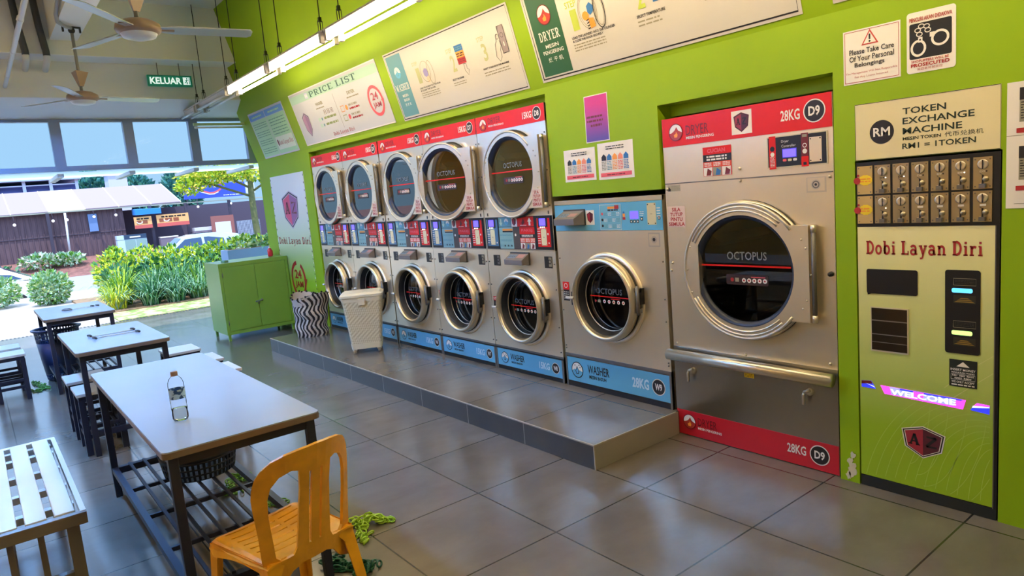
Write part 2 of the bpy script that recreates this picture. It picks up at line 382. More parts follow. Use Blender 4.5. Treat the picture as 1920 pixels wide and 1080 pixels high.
g.box(-1.058, 3.0, WY, Yb, 0, FOLD, LIME)
g.box(-8.49, -1.058, Yb-.05, Yb, 0, 2.4, LIME)
g.box(-8.49, -3.962, WY+.10, WY+.14, 2.33, 2.39, LIME); g.box(-2.912, -1.788, WY+.13, WY+.17, 2.075, 2.15, LIME)
yt = WY-.285*(4.4-FOLD)
g.prism([(WY, FOLD), (yt, 4.4), (Yb, 4.4), (Yb, FOLD)], -10.42, 3.0, LIME, 'x')
PEEL = mat('bare_plaster_patch', (206, 196, 160), .8)
for k, (x, z, r) in enumerate([(-1.725, .06, .030), (-1.735, .11, .022), (-1.72, .15, .018), (-1.745, .035, .02), (-1.712, .095, .016)]):
    R = random.Random(k); pts = []
    for i in range(14):
        t = 2*PI*i/14; q = r*R.uniform(.6, 1.15); pts.append((x+q*math.cos(t)*.8, z+q*math.sin(t)*1.2))
    g.prism(pts, WY-.0015, WY, PEEL, 'y')
struct(g, 'wall_right')
OCHRE = mat('ochre_wall_paint', (222, 178, 96), .7)
g = G(); g.box(-10.6, 3.0, -4.7, -4.5, 0, 4.4, OCHRE); struct(g, 'wall_left')
g = G(); g.box(3.0, 3.2, -4.7, 4.5, 0, 4.4, BEIGE); struct(g, 'wall_back')
g = G(); g.box(-10.7, 3.2, -4.7, 4.5, 4.36, 4.5, BEIGE); struct(g, 'ceiling')
# front wall above the window band: beam, soffit, lintel
g = G()
g.prism([(-10.62, 3.07), (-10.05, 3.27), (-10.05, 3.7), (-9.68, 3.7), (-9.68, 4.36), (-9.68, 4.8), (-10.75, 4.8), (-10.75, 3.07)], -4.5, 3.5, BEIGE, 'y')
g.prism([(-10.62, 3.066), (-10.052, 3.266), (-10.052, 3.27), (-10.62, 3.07)], -4.5, 3.5, WHITEW, 'y')
g.box(-10.049, -9.676, -4.5, 3.3, 3.696, 3.7, WHITEW)
g.box(-10.7, -10.6, -4.5, -1.0, 0, 3.07, OCHRE)
struct(g, 'wall_front')
g = G(); g.box(-9.68, 3.0, 1.09, 1.36, 3.865, 4.36, BEIGE); g.box(-9.68, 3.0, 1.088, 1.362, 3.861, 3.866, WHITEW); struct(g, 'trim_2')
# clerestory window band
win = bpy.data.objects.new('window_1', None); COL.objects.link(win); win['kind'] = 'structure'; win.location = (-10.6, 0, 2.48)
muls = [3.51, 2.73, 1.91, 1.08, .25, -.58, -.94]
g = G()
g.box(-.04, .04, -1, 3.6, -.05, .012, FRAME); g.box(-.04, .04, -1, 3.5, .565, .60, FRAME)
for y in muls: g.box(-.055, .05, y-.06, y+.06, -.04, .6, FRAME)
g.build('window_frame', win)
g = G()
for a, b in zip(muls, muls[1:]): g.box(-.004, .004, b+.06, a-.06, .012, .565, CLEAR)
g.build('window_pane', win)
g = G()
CANO = bpy.data.materials.new('white_translucent_canopy'); CANO.use_nodes = True; _t = CANO.node_tree; _t.nodes.clear()
_o = _t.nodes.new('ShaderNodeOutputMaterial'); _m = _t.nodes.new('ShaderNodeMixShader'); _d = _t.nodes.new('ShaderNodeBsdfDiffuse'); _r = _t.nodes.new('ShaderNodeBsdfTranslucent'); _m.inputs[0].default_value = .6
_d.inputs[0].default_value = (.86, .88, .86, 1); _r.inputs[0].default_value = (.92, .92, .88, 1); _t.links.new(_d.outputs[0], _m.inputs[1]); _t.links.new(_r.outputs[0], _m.inputs[2]); _t.links.new(_m.outputs[0], _o.inputs[0])
g.add([(-1.2, -1, -.06), (-.06, -1, -.06), (-.06, 4.2, -.06), (-1.2, 4.2, -.06)], [(0, 1, 2, 3)], CANO)
g.build('canopy', win)
g = G()
for y in muls: g.box(-1.2, -.05, y-.05, y+.02, -.12, -.075, mat('pale_steel_bracket', (186, 196, 206), .4))
g.build('canopy_bracket', win)
# ------------------------------------------------------------------ outside ground
PAVE = mat('pale_pavement', (172, 160, 152), .85, noise=.06, nscale=3)
g = G(); g.box(-22.3, -13.9, -25, 25, -.5, -.012, PAVE); g.box(-13.9, 6, -25, -4.5, -.5, -.012, PAVE); struct(g, 'pavement')
g = G()
for k in range(150):
    y = -4+k*.055; g.box(-13.93, -13.84, y, y+.028, -.012, .003, BLACK)
tag(g.build('drain_grating'), 'dark slotted drain strip along the edge of the shop floor', 'drain')
SOIL = mat('soil', (150, 120, 92), .95, noise=.25, nscale=6)
GRASS = two_tone('lawn', (128, 150, 70), (196, 186, 130), 5, .9)
g = G(); g.box(-15.3, -13.95, 1.9, 12, -.02, .012, GRASS); struct(g, 'lawn_strip')
g = G(); g.box(-19.2, -15.3, 1.7, 12, -.02, .03, SOIL); struct(g, 'planting_bed')
g = G(); g.box(-37.5, -22.3, -40, 60, -.6, -.5, mat('asphalt', (150, 148, 146), .9)); struct(g, 'road')
BANK = mat('red_soil_bank', (128, 84, 74), .95, noise=.3, nscale=5)
g = G(); g.prism([(-37.5, -.5), (-40.5, .2), (-140, .3), (-140, -.6), (-37.5, -.6)], -80, 120, BANK, 'y'); struct(g, 'bank')
# ------------------------------------------------------------------ lamps on the ceiling, with unseen fill lamps added
TUBEON = mat('lit_fluorescent_tube', (255, 232, 190), .3, emit=TUBE_STRENGTH)
TUBEOFF = mat('unlit_fluorescent_tube', (222, 232, 236), .25)
LAMPW = mat('lamp_housing', (196, 190, 182), .45)
def make_lamp(name, lit, label, x, y=2.66, ln=1.375, ztop=4.36, group=None, on=None):
    t = thing(name, label, 'ceiling light', (x, y, 3.08), 0, group)
    g = G(); g.hexa([(-ln/2+.01, -.035, .025), (ln/2-.01, -.035, .025), (ln/2-.01, .035, .025), (-ln/2+.01, .035, .025), (-ln/2+.01, -.06, .07), (ln/2-.01, -.06, .07), (ln/2-.01, .06, .07), (-ln/2+.01, .06, .07)], LAMPW)
    g.box(-ln/2+.01, ln/2-.01, -.075, .075, .066, .082, LAMPW)
    if on is not None and y > -1:  # side skirts shaped to keep the added cool fill light off the beams
        for s in (-1, 1): g.box(-ln/2+.01, ln/2-.01, s*.115-.004, s*.115+.004, -.035, .08, LAMPW)
        g.box(-ln/2+.01, ln/2-.01, -.115, .115, .074, .086, LAMPW)
    g.build('housing', t)
    for s in (-1, 1):
        g = G(); g.tube([(-ln/2+.07, s*.062, 0), (ln/2-.07, s*.062, 0)], .016, (on or TUBEON) if lit else TUBEOFF, 10); g.build('tube', t)
        for e in (-1, 1):
            g = G(); g.box(e*(ln/2-.055)-.02, e*(ln/2-.055)+.02, s*.062-.02, s*.062+.02, -.02, .066, LAMPW); g.build('tube_holder', t)
    for e in (-.36, .36):
        g = G(); g.tube([(e*ln, 0, .08), (e*ln, 0, ztop-3.08)], .005, BLACK, 6); g.tube([(e*ln, -.02, .08), (e*ln, -.02, .2), (e*ln, .02, .2), (e*ln, .02, .08)], .004, STEELD, 5)
        g.box(e*ln-.012, e*ln+.012, -.012, .012, .19, .23, BLACK); g.build('hanging_wire', t)
    return t
LG = 'fluorescent lights in a row over the machines'
xs = -8.385+1.375/2
names = ['lit twin fluorescent light farthest along the row, next to the unlit one', 'lit twin fluorescent light second from the unlit end, above the price list', 'lit twin fluorescent light above the washer sign']
for i in range(7):
    make_lamp('fluorescent_light', True, names[i] if i < 3 else 'unseen lit twin fluorescent light added to continue the row over the machines', xs+i*1.375, group=LG)  # units past the named three are unseen, added to brighten the room
make_lamp('fluorescent_light', False, 'unlit twin fluorescent light at the window end of the row', -8.385-1.375/2, group=LG)
make_lamp('fluorescent_light', False, 'short unlit fluorescent light closest to the window band', -9.76-.45, ln=.88, ztop=3.7, group=LG)
FILLWARM = mat('added_warm_fill_tube', (255, 226, 176), .3, emit=WARM_FILL_STRENGTH)
FILLCOOL = mat('added_cool_fill_tube', (100, 170, 255), .3, emit=COOL_FILL_STRENGTH)
for i in range(4): make_lamp('fluorescent_light', True, 'unseen cool fill lamp added over the tables', -9.2+i*1.55, y=-.05, group='added cool fill lamps over the tables', on=FILLCOOL)  # fill row added out of view to put blue light on tables and floor
for i in range(5): make_lamp('fluorescent_light', True, 'unseen warm fill lamp added by the ochre wall', -8.6+i*2.2, y=-3.0, group='added warm fill lamps by the ochre wall', on=FILLWARM)  # unseen row added to warm the room and the steel's reflections
t = thing('batten_light', 'unlit batten light fixed crosswise high on the green wall by the window', 'ceiling light', (-10.3, 3.0, 2.95))
g = G(); g.box(-.02, .02, -.33, .36, 0, .035, mat('pale_green_housing', (176, 200, 150), .5)); g.build('housing', t)
g = G(); g.tube([(0, -.32, -.025), (0, .33, -.025)], .014, TUBEOFF, 8); g.build('tube', t)
# ceiling fans
TAN = mat('tan_plastic', (158, 132, 110), .4)
BLADE = mat('pale_fan_blade', (206, 212, 214), .25, metal=.3)
def make_fan(loc, rz, label):
    t = thing('ceiling_fan', label, 'ceiling fan', loc, rz, 'ceiling fans under the long beam')
    g = G(); g.tube([(0, 0, .06), (0, 0, .76)], .016, mat('grey_rod', (128, 126, 122), .4), 10); g.build('down_rod', t)
    g = G(); g.box(-.09, .09, -.012, .012, .765, .783, BLACK); g.box(-.09, -.075, -.012, .012, .72, .77, BLACK); g.box(.075, .09, -.012, .012, .72, .77, BLACK); g.ball((0, 0, .74), .035, BLACK); g.build('mounting_bracket', t)
    g = G(); g.lathe([(.002, .14), (.03, .15), (.095, .30), (.1, .305), (.02, .31), (.002, .31)], (0, 0, 0), TAN, 'z', 3, False); g.box(-.03, -.02, -.015, .015, .24, .27, DKRED); g.build('rod_cover', t)
    g = G(); g.lathe([(.03, .1), (.1, .085), (.15, .055), (.158, .02), (.145, 0), (.12, -.012)], (0, 0, 0), TAN, 'z', 28); g.lathe([(.125, -.008), (.11, -.035), (.06, -.05), (.001, -.053)], (0, 0, 0), mat('white_enamel', (226, 226, 224), .3), 'z', 28); g.build('motor', t)
    for k in range(3):
        g = G(Matrix.Rotation(2*PI*k/3, 4, 'Z'))
        P = [(.13, -.055, .028), (.24, -.065, .038), (.78, -.078, .03), (.80, -.04, .026), (.80, .035, .012), (.77, .06, .006), (.24, .05, .008), (.13, .04, .018)]
        n = len(P); g.add(P+[(a, b, c+.006) for a, b, c in P], [tuple(range(n))[::-1], tuple(range(n, 2*n))]+[(i, (i+1) % n, n+(i+1) % n, n+i) for i in range(n)], BLADE)
        g.box(.1, .24, -.02, .02, .012, .024, TAN)
        g.build('blade', t)
    return t
make_fan((-5.8, 1.22, 3.08), math.radians(83), 'ceiling fan nearest the viewer, three pale blades, top left')
make_fan((-9.0, 1.23, 3.08), math.radians(99), 'smaller-looking ceiling fan farther back, in front of the exit sign beam')
PVC = mat('white_pvc', (214, 216, 222), .35)
g = G(); g.tube([(-10.02, .61, 3.385), (-6, .61, 3.42), (-3, .61, 3.44)], .022, PVC, 10)
for x in (-9.4, -8.2, -7): g.tube([(x-.03, .61, 3.39+.0085*(x+10)), (x+.03, .61, 3.391+.0085*(x+10))], .028, PVC, 10)
tag(g.build('conduit_pipe'), 'long white pipe running under the ceiling toward the window, far left', 'pipe')
for y, L_ in ((.83, 'dark vertical pipe with white end, left of the pair by the long white pipe'), (1.03, 'dark vertical pipe with white end, right of the pair, next to the beam')):
    t = thing('drain_pipe', L_, 'pipe', (-9.63, y, 3.7), 0, 'dark pipes on the front beam')
    g = G(); g.tube([(0, -.05, .66), (0, -.03, .3), (0, 0, .02), (0, .0, -.03)], .036, mat('dark_grey_pipe', (66, 70, 74), .5), 12); g.build('pipe', t)
    g = G(); g.tube([(0, 0, -.02), (-.02, 0, -.07), (-.36, 0, -.12)], .034, PVC, 12); g.build('pipe_end', t)
g = G(); g.tube([(-7.2, 1.06, 3.99), (-8.4, 1.06, 3.93), (-8.6, 1.06, 3.88), (-8.75, 1.08, 3.84), (-8.88, 1.16, 3.83), (-8.96, 1.22, 3.835)], .02, mat('grey_conduit', (150, 150, 152), .4), 8)
tag(g.build('cable_conduit'), 'grey conduit bending along the beam to the far fan mount', 'pipe')
# exit sign
t = thing('exit_sign', 'green hanging exit sign reading KELUAR', 'sign', (-9.9, 2.36, 3.47))
b = Board((.02, -.265, -.07), (0, 1, 0), (0, 0, 1), (1, 0, 0))
EG = mat('exit_green', (10, 120, 92), .4, emit=.25); EW = mat('exit_white', (225, 245, 240), .4, emit=.5)
b.slab(0, 0, .53, .14, .04, EG); b.rect(.004, .004, .526, .136, mat('exit_border', (16, 84, 66), .4), .3); b.rect(.01, .01, .52, .13, EG, .6)
b.text('KELUAR', (.025, .027, .40, .113), EW, 2, .03)
b.rect(.42, .025, .505, .118, EW, 1); b.circ(.468, .102, .009, EG, 2); b.line([(.468, .09), (.458, .065), (.470, .05), (.462, .03)], .012, EG, 2); b.line([(.458, .065), (.44, .045)], .01, EG, 2); b.line([(.485, .075), (.466, .085), (.445, .075)], .008, EG, 2); b.rect(.49, .03, .5, .11, EG, 2)
b.build('sign_panel', t)
for y in (-.13, .13):
    g = G(); g.tube([(0, y, .07), (0, y, .23)], .005, STEELD, 6); g.build('hanging_rod', t)
# ------------------------------------------------------------------ marks shared by the machines
def flame_logo(b, x, z, r, l=2):
    b.circ(x, z, r, DKRED, l); b.circ(x, z, r*.92, WHITE, l+.4)
    pts = [(x+r*.92*math.cos(math.radians(t)), z+r*.92*math.sin(math.radians(t))) for t in range(185, 356, 10)]
    pts += [(x+r*.62, z+r*.05), (x+r*.35, z+r*.2), (x+r*.12, z+r*.62), (x-r*.1, z+r*.3), (x-r*.3, z+r*.12), (x-r*.62, z-r*.05)]
    b.poly(pts, mat('flame_red', (176, 52, 40), .4), l+.8)
    b.poly([(x-r*.22, z-r*.6), (x+r*.2, z-r*.6), (x+r*.28, z-r*.3), (x+r*.05, z+r*.1), (x, z-r*.15), (x-r*.28, z-r*.3)], ORANGE, l+1.2)
    b.ring(x, z, r*.96, r*.09, DKRED, l+1.5)
def wash_logo(b, x, z, r, ink=INK, l=2):
    b.circ(x, z, r, ink, l); b.circ(x, z, r*.88, BLUEP, l+.4)
    b.poly([(x+r*.88*math.cos(math.radians(t)), z+r*.88*math.sin(math.radians(t))) for t in range(-10, 191, 10)]+[(x-r*.4, z+r*.1), (x, z-r*.2), (x+r*.4, z-.0)], WHITE, l+.8)
    b.poly([(x, z+r*.5), (x+r*.32, z-r*.12), (x+r*.2, z-r*.5), (x-r*.2, z-r*.5), (x-r*.32, z-r*.12)], ink, l+1.1)
    b.poly([(x, z+r*.34), (x+r*.22, z-r*.12), (x+r*.14, z-r*.4), (x-r*.14, z-r*.4), (x-r*.22, z-r*.12)], BLUEP, l+1.4)
    for a, c in ((-.35, .55), (.35, .6), (.5, .35)): b.circ(x+r*a, z+r*c, r*.08, ink, l+1.2, 10)
def shield(b, x, z, w, h, l=2, rim=WHITE, letters=True, c1=None, c2=None):
    def S(k): return [(x-w*.5*k, z+h*.32*k), (x, z+h*.5*k), (x+w*.5*k, z+h*.32*k), (x+w*.42*k, z-h*.22*k), (x, z-h*.5*k), (x-w*.42*k, z-h*.22*k)]
    b.poly(S(1), rim, l); b.poly(S(.94), INK, l+.3); b.poly(S(.87), rim, l+.6)
    q = S(.83)
    b.poly([q[0], q[1], q[4], q[5]], c1 or mat('shield_red', (160, 40, 50), .4), l+.9); b.poly([q[1], q[2], q[3], q[4]], c2 or mat('shield_maroon', (84, 26, 38), .4), l+.9)
    if letters:
        b.slabtext('A', (x-w*.33, z-h*.12, x-w*.07, z+h*.22), INK, l+1.3, .17)
        k = w; b.line([(x+k*.08, z+h*.19), (x+k*.3, z+h*.19)], h*.06, INK, l+1.3); b.line([(x+k*.3, z+h*.2), (x+k*.08, z-h*.1)], h*.08, INK, l+1.3); b.line([(x+k*.08, z-h*.1), (x+k*.31, z-h*.1)], h*.06, INK, l+1.3)
def up_arrow(b, x, z, w, h, m, l=2):
    b.poly([(x-w*.22, z), (x+w*.22, z), (x+w*.22, z+h*.5), (x-w*.22, z+h*.5)], m, l); b.poly([(x-w*.5, z+h*.5), (x+w*.5, z+h*.5), (x, z+h)], m, l)
def number_disc(b, x, z, r, body, l=2):
    b.circ(x, z, r, WHITE, l); b.circ(x, z, r*.9, INK, l+.4); b.text(body, (x-r*.52, z-r*.42, x+r*.52, z+r*.42), WHITE, l+.9, .03)
def shut_sticker(b, a0, c0, a1, c1, bgm=None):
    b.rect(a0, c0, a1, c1, bgm or mat('sticker_pink_white', (222, 196, 176), .5), .8)
    h = (c1-c0)/4.4
    for i, (tx, f) in enumerate((('SILA', .50), ('TUTUP', .72), ('PINTU', .68), ('SEMULA', .92))):
        m = (a0+a1)/2; w = (a1-a0)*f/2; y = c1-h*(i+1)-h*.1
        b.text(tx, (m-w, y, m+w, y+h*.78), REDINK, 1.6, .03)
def rect_hole(g, x0, x1, z0, z1, cx, cz, r, y, m, seg=48, depth=.03):
    an = sorted([2*PI*k/seg for k in range(seg)]+[math.atan2(z-cz, x-cx) % (2*PI) for x in (x0, x1) for z in (z0, z1)])
    A = []; B = []; C = []
    for t in an:
        c, s_ = math.cos(t), math.sin(t)
        d = min(((x1-cx)/c if c > 1e-9 else ((x0-cx)/c if c < -1e-9 else 1e9)), ((z1-cz)/s_ if s_ > 1e-9 else ((z0-cz)/s_ if s_ < -1e-9 else 1e9)))
        A.append((cx+d*c, y, cz+d*s_)); B.append((cx+r*c, y, cz+r*s_)); C.append((cx+r*c, y+depth, cz+r*s_))
    n = len(an)
    g.add(A+B, [(i, (i+1) % n, n+(i+1) % n, n+i) for i in range(n)], m); g.add(B+C, [(i, (i+1) % n, n+(i+1) % n, n+i) for i in range(n)], m, True)
def body_shell(g, W_, D, z0, z1, m):      # sides, top, back of a cabinet, open at the front
    g.add([(0, 0, z0), (W_, 0, z0), (W_, D, z0), (0, D, z0), (0, 0, z1), (W_, 0, z1), (W_, D, z1), (0, D, z1)], [(3,2,1,0),(4,5,6,7),(1,2,6,5),(2,3,7,6),(3,0,4,7)], m)
def door_plate(g, cx, cz, R, ri, chord, xr, zr, y0, y1, m, mi):
    an = [2*PI*k/72 for k in range(72)]
    if xr: an += [math.atan2(zr, xr), -math.atan2(zr, xr) % (2*PI), math.acos(min(1, math.sqrt(max(R*R-zr*zr, 0))/R)), -math.acos(min(1, math.sqrt(max(R*R-zr*zr, 0))/R)) % (2*PI)]
    an += [PI-math.acos(chord/ri), PI+math.acos(chord/ri)]; an = sorted(set(round(a, 6) for a in an))
    O = []; I = []
    for t in an:
        c, s_ = math.cos(t), math.sin(t); ro = R
        if xr and c > 0: ro = max(R, min(xr/c, zr/max(abs(s_), 1e-6)))
        q = ri
        if c < 0: q = min(ri, chord/(-c))
        O.append((cx+ro*c, cz+ro*s_)); I.append((cx+q*c, cz+q*s_))
    n = len(an); V = [(x, y, z) for y in (y0, y1) for L in (O, I) for x, z in L]
    F = []
    for i in range(n):
        j = (i+1) % n
        F += [(i, j, n+j, n+i), (2*n+j, 2*n+i, 3*n+i, 3*n+j), (j, i, 2*n+i, 2*n+j)]
    g.add(V, F, m); g.add([(x, y, z) for y in (y0, y1) for x, z in I], [(i, (i+1) % n, n+(i+1) % n, n+i) for i in range(n)], mi)
def dryer_door(t, cx, cz, R, ri, chord, xr, zr, hx, angle=0, sticker=None, glass=None, oc=(.37, .66, .26, .30)):
    T = Matrix.Translation((-hx, .015, -cz))
    def nb(o=(0, 0, 0)):
        b = Board(o); b.T = T; return b
    g = nb()
    door_plate(g, cx, cz, R, ri, chord, xr, zr, -.058, -.012, STEEL, STEELS)
    bead = [(cx+R*math.cos(2*PI*k/48), -.056, cz+R*math.sin(2*PI*k/48)) for k in range(5, 44)]
    g.tube(bead, .009, mat('satin_bead', (200, 192, 176), .42, metal=.6), 8)
    if R > .37:
        for q in (.95, .895):
            for a0_, a1_ in ((48, 152), (208, 312)): g.tube([(cx+R*q*math.cos(math.radians(a0_+(a1_-a0_)*k/20)), -.058, cz+R*q*math.sin(math.radians(a0_+(a1_-a0_)*k/20))) for k in range(21)], .007, STEELS, 6)
    for t_ in (22, 30, 150, 158, 180, 202, 210, -22, -30, 0): g.ball((cx+(R-.018)*math.cos(math.radians(t_))+(.05 if abs(t_) < 40 else 0), -.06, cz+(R-.018)*math.sin(math.radians(t_))), .006, STEELS, 6)
    door = g.build('door', t, (hx, -.015, cz), angle)
    g = nb(); g.lathe([(ri, .05), (ri-.012, .05), (ri-.03, .02), (ri-.03, .01)], (cx, 0, cz), NAVYRUB, '-y', 48); g.build('gasket', door)
    g = nb((0, -.026, 0)); g.disc((cx, -.024, cz), ri-.005, glass or DGLASS, '-y', 56)
    z0 = cz+.055*R/.335
    OCT = mat('pale_lettering', (118, 120, 116), .5)
    g.text('OCTOPUS', (oc[0], z0, oc[1], z0+oc[3]-oc[2]), OCT, 1, .01)
    zl = z0-.03*R/.335; half = math.sqrt((ri-.02)**2-(zl-cz)**2)
    g.rect(cx-half*.96, zl-.005, cx+half*.96, zl+.005, RED, 1)
    zs = zl-.085*R/.335; w = (oc[1]-oc[0])
    g.rrect(oc[0]-.01, zs-.012, oc[0]+w*1.02, zs+.042*R/.335, .01, mat('dark_brown_sticker', (52, 30, 26), .4), 1)
    g.circ(oc[0]+.03, zs+.018, .012, REDINK, 2, 12); g.rect(oc[0]+.05, zs+.006, oc[0]+.075, zs+.03, GREYINK, 2)
    for i in range(5): g.circ(oc[0]+w*.42+i*w*.13, zs+.016, .0135, WHITE, 2, 14); g.circ(oc[0]+w*.42+i*w*.13, zs+.016, .006, REDINK, 3, 8)
    g.rect(oc[0]+w*.6, zs+.034, oc[0]+w*.95, zs+.039, PINK, 2)
    g.build('door_glass', door)
    g = nb(); g.tube([(hx, -.04, cz-zr), (hx, -.04, cz+zr)], .013, STEELD, 10); g.tube([(hx, -.04, cz-zr), (hx, -.04, cz-zr+.04)], .015, STEELS, 10); g.tube([(hx, -.04, cz+zr-.04), (hx, -.04, cz+zr)], .015, STEELS, 10)
    g.build('hinge', door)
    if sticker:
        g = nb((0, -.058, 0)); shut_sticker(g, *sticker); g.build('sticker', door)
    return door
DRUMM = mat('drum_metal_tan_reflection', (118, 104, 78), .4, metal=.6)  # tan reflection of the room is put into the drum colour
def drum(t, cx, cz, r, dep, m, fins=3):
    g = G(); g.lathe([(r, -.03), (r, -dep), (.001, -dep)], (cx, 0, cz), m, '-y', 40)
    for k in range(fins):
        a = 2*PI*k/fins+.5; c, s_ = math.cos(a), math.sin(a)
        g.hexa([(cx+r*.99*c-.03*s_, .06, cz+r*.99*s_+.03*c), (cx+r*.99*c+.03*s_, .06, cz+r*.99*s_-.03*c), (cx+r*.99*c+.03*s_, dep, cz+r*.99*s_-.03*c), (cx+r*.99*c-.03*s_, dep, cz+r*.99*s_+.03*c),
                (cx+r*.8*c-.012*s_, .08, cz+r*.8*s_+.012*c), (cx+r*.8*c+.012*s_, .08, cz+r*.8*s_-.012*c), (cx+r*.8*c+.012*s_, dep, cz+r*.8*s_-.012*c), (cx+r*.8*c-.012*s_, dep, cz+r*.8*s_+.012*c)], m)
    g.build('drum', t)
MY = WY+.006
SW = .886        # width of a stacked machine
def stack_dryer(x0, num, label, angle=0):
    t = thing('tumble_dryer', label, 'dryer', (x0, MY, 1.212), 0, 'dryers stacked on the washers')
    cx, cz, R, ri = .462, .612, .338, .30
    g = G(); body_shell(g, SW, .75, 0, 1.115, STEEL)
    rect_hole(g, 0, SW, .278, .984, cx, cz, .30, 0, STEEL)
    g.box(0, SW, -.001, .02, 0, .278, STEEL); g.box(0, SW, -.001, .02, .984, 1.115, STEEL)
    g.lathe([(.352, 0), (.352, .012), (.30, .012)], (cx, 0, cz), BLACK, '-y', 56)  # black collar ring paints in the shadow gap behind the door
    for x in (.03, .82): g.box(x+.02, x+.028, -.006, 0, .285, .31, STEELD)
    for z in (.35, .62, .9): g.ball((.018, -.002, z), .006, STEELD, 6); g.ball((SW-.018, -.002, z), .006, STEELD, 6)
    g.build('cabinet', t)
    b = Board((0, -.004, 0)); b.slab(.002, .984, SW-.002, 1.115, .003, RED)
    flame_logo(b, .105, 1.045, .048); b.text('DRYER', (.178, 1.043, .348, 1.09), DKRED, 1.5, .0); b.text('MESIN PENGERING', (.178, 1.018, .385, 1.033), WHITE, 1.5, .02)
    b.text('15KG', (.628, 1.024, .738, 1.076), WHITE, 1.5, .03); number_disc(b, .80, 1.05, .05, num); b.build('name_strip', t)
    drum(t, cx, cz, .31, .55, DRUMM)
    dryer_door(t, cx, cz, R, ri, .262, .385, .275, .872, angle, (.732, .345, .845, .48), oc=(.362, .60, .26, .302))
    # control panel with the washer controls on the left and the dryer controls on the right
    b = Board((0, -.004, 0)); b.slab(.012, .006, SW-.006, .274, .004, BLACK)
    b.rect(.2, .192, .372, .27, TEAL, 1); up_arrow(b, .235, .258, .045, -.06, mat('pale_teal', (176, 204, 186), .4), 2); wash_logo(b, .31, .235, .03, TEAL)
    b.rect(.375, .192, .45, .27, WHITE, 1); shield(b, .412, .231, .055, .065, 2, DKRED, False)
    b.rect(.453, .192, .66, .27, RED, 1); up_arrow(b, .61, .2, .05, .062, WHITE, 2); b.poly([(.52, .2), (.55, .225), (.54, .245), (.528, .26), (.518, .235), (.508, .222)], DKRED, 2); b.rect(.49, .2, .57, .204, WHITE, 2)
    b.rect(.2, .01, .388, .188, mat('pale_teal_print', (128, 172, 172), .4), 1); b.rect(.25, .16, .385, .176, ORANGE, 2); b.rect(.25, .147, .385, .158, INK, 2)
    for i in range(3): b.greek(.21, .115-.045*i, .37, .135-.045*i, 2, TEAL, 2, seed=i); 
    for i in range(3): b.circ(.27+.045*i, .035, .009, INK, 2, 8)
    b.rect(.388, .01, .475, .188, mat('grey_brown_plastic', (72, 66, 60), .4), 1); b.circ(.42, .125, .011, WHITE, 2, 12)
    b.rect(.475, .13, .664, .188, RED, 1); b.text('PAKEJ', (.5, .145, .64, .172), PINK, 2, .03); b.rect(.475, .1, .664, .13, INK, 1); b.greek(.5, .105, .64, .126, 2, WHITE, 2, seed=3); b.rect(.475, .062, .664, .1, mat('orange_red', (226, 74, 44), .4), 1)
    for i in range(3): b.greek(.485+.062*i, .066, .535+.062*i, .096, 3, WHITE, 2, seed=8+i); b.rect(.478+.062*i, .012, .536+.062*i, .06, (PAPER, GREYINK, PAPER)[i], 1); b.poly([(.495+.062*i, .014), (.52+.062*i, .014), (.528+.062*i, .04), (.505+.062*i, .055)], DKRED if i != 1 else BLUEINK, 2)
    b.build('control_panel', t)
    for x, c, L_ in ((.022, BLUEP, 'washer_control'), (.69, RED, 'dryer_control')):
        b = Board((x, -.008, 0)); b.slab(0, .012, .178, .268, .004, BLACK); b.rect(.012, .03, .165, .255, c if c is not BLUEP else mat('control_blue', (70, 116, 150), .35), 1)
        b.rect(.03, .185, .14, .262, BLACK, 2); b.rect(.044, .196, .118, .252, LCD, 3)
        for i in range(3): b.rect(.05+.022*i, .178, .063+.022*i, .189, WGLOW, 3)
        b.rect(.058, .042, .122, .172, CREAM, 2.5); b.circ(.09, .105, .005, GREYINK, 3.2, 8)
        for a, z in ((.064, .165), (.116, .165), (.064, .049), (.116, .049)): b.circ(a, z, .003, INK, 3.4, 6)
        b.circ(.14 if c is RED else .038, .13, .009, WHITE, 3, 10); b.greek(.016, .05, .05, .18, 7, WHITE, 2.4, .3, seed=int(x*100)); b.circ(.145, .06, .007, WHITE, 3, 8)
        b.build('control_module', t)
    return t
WASHGLASS = glass_mat('washer_glass', (.8, .82, .85), 1.45, 0.0)
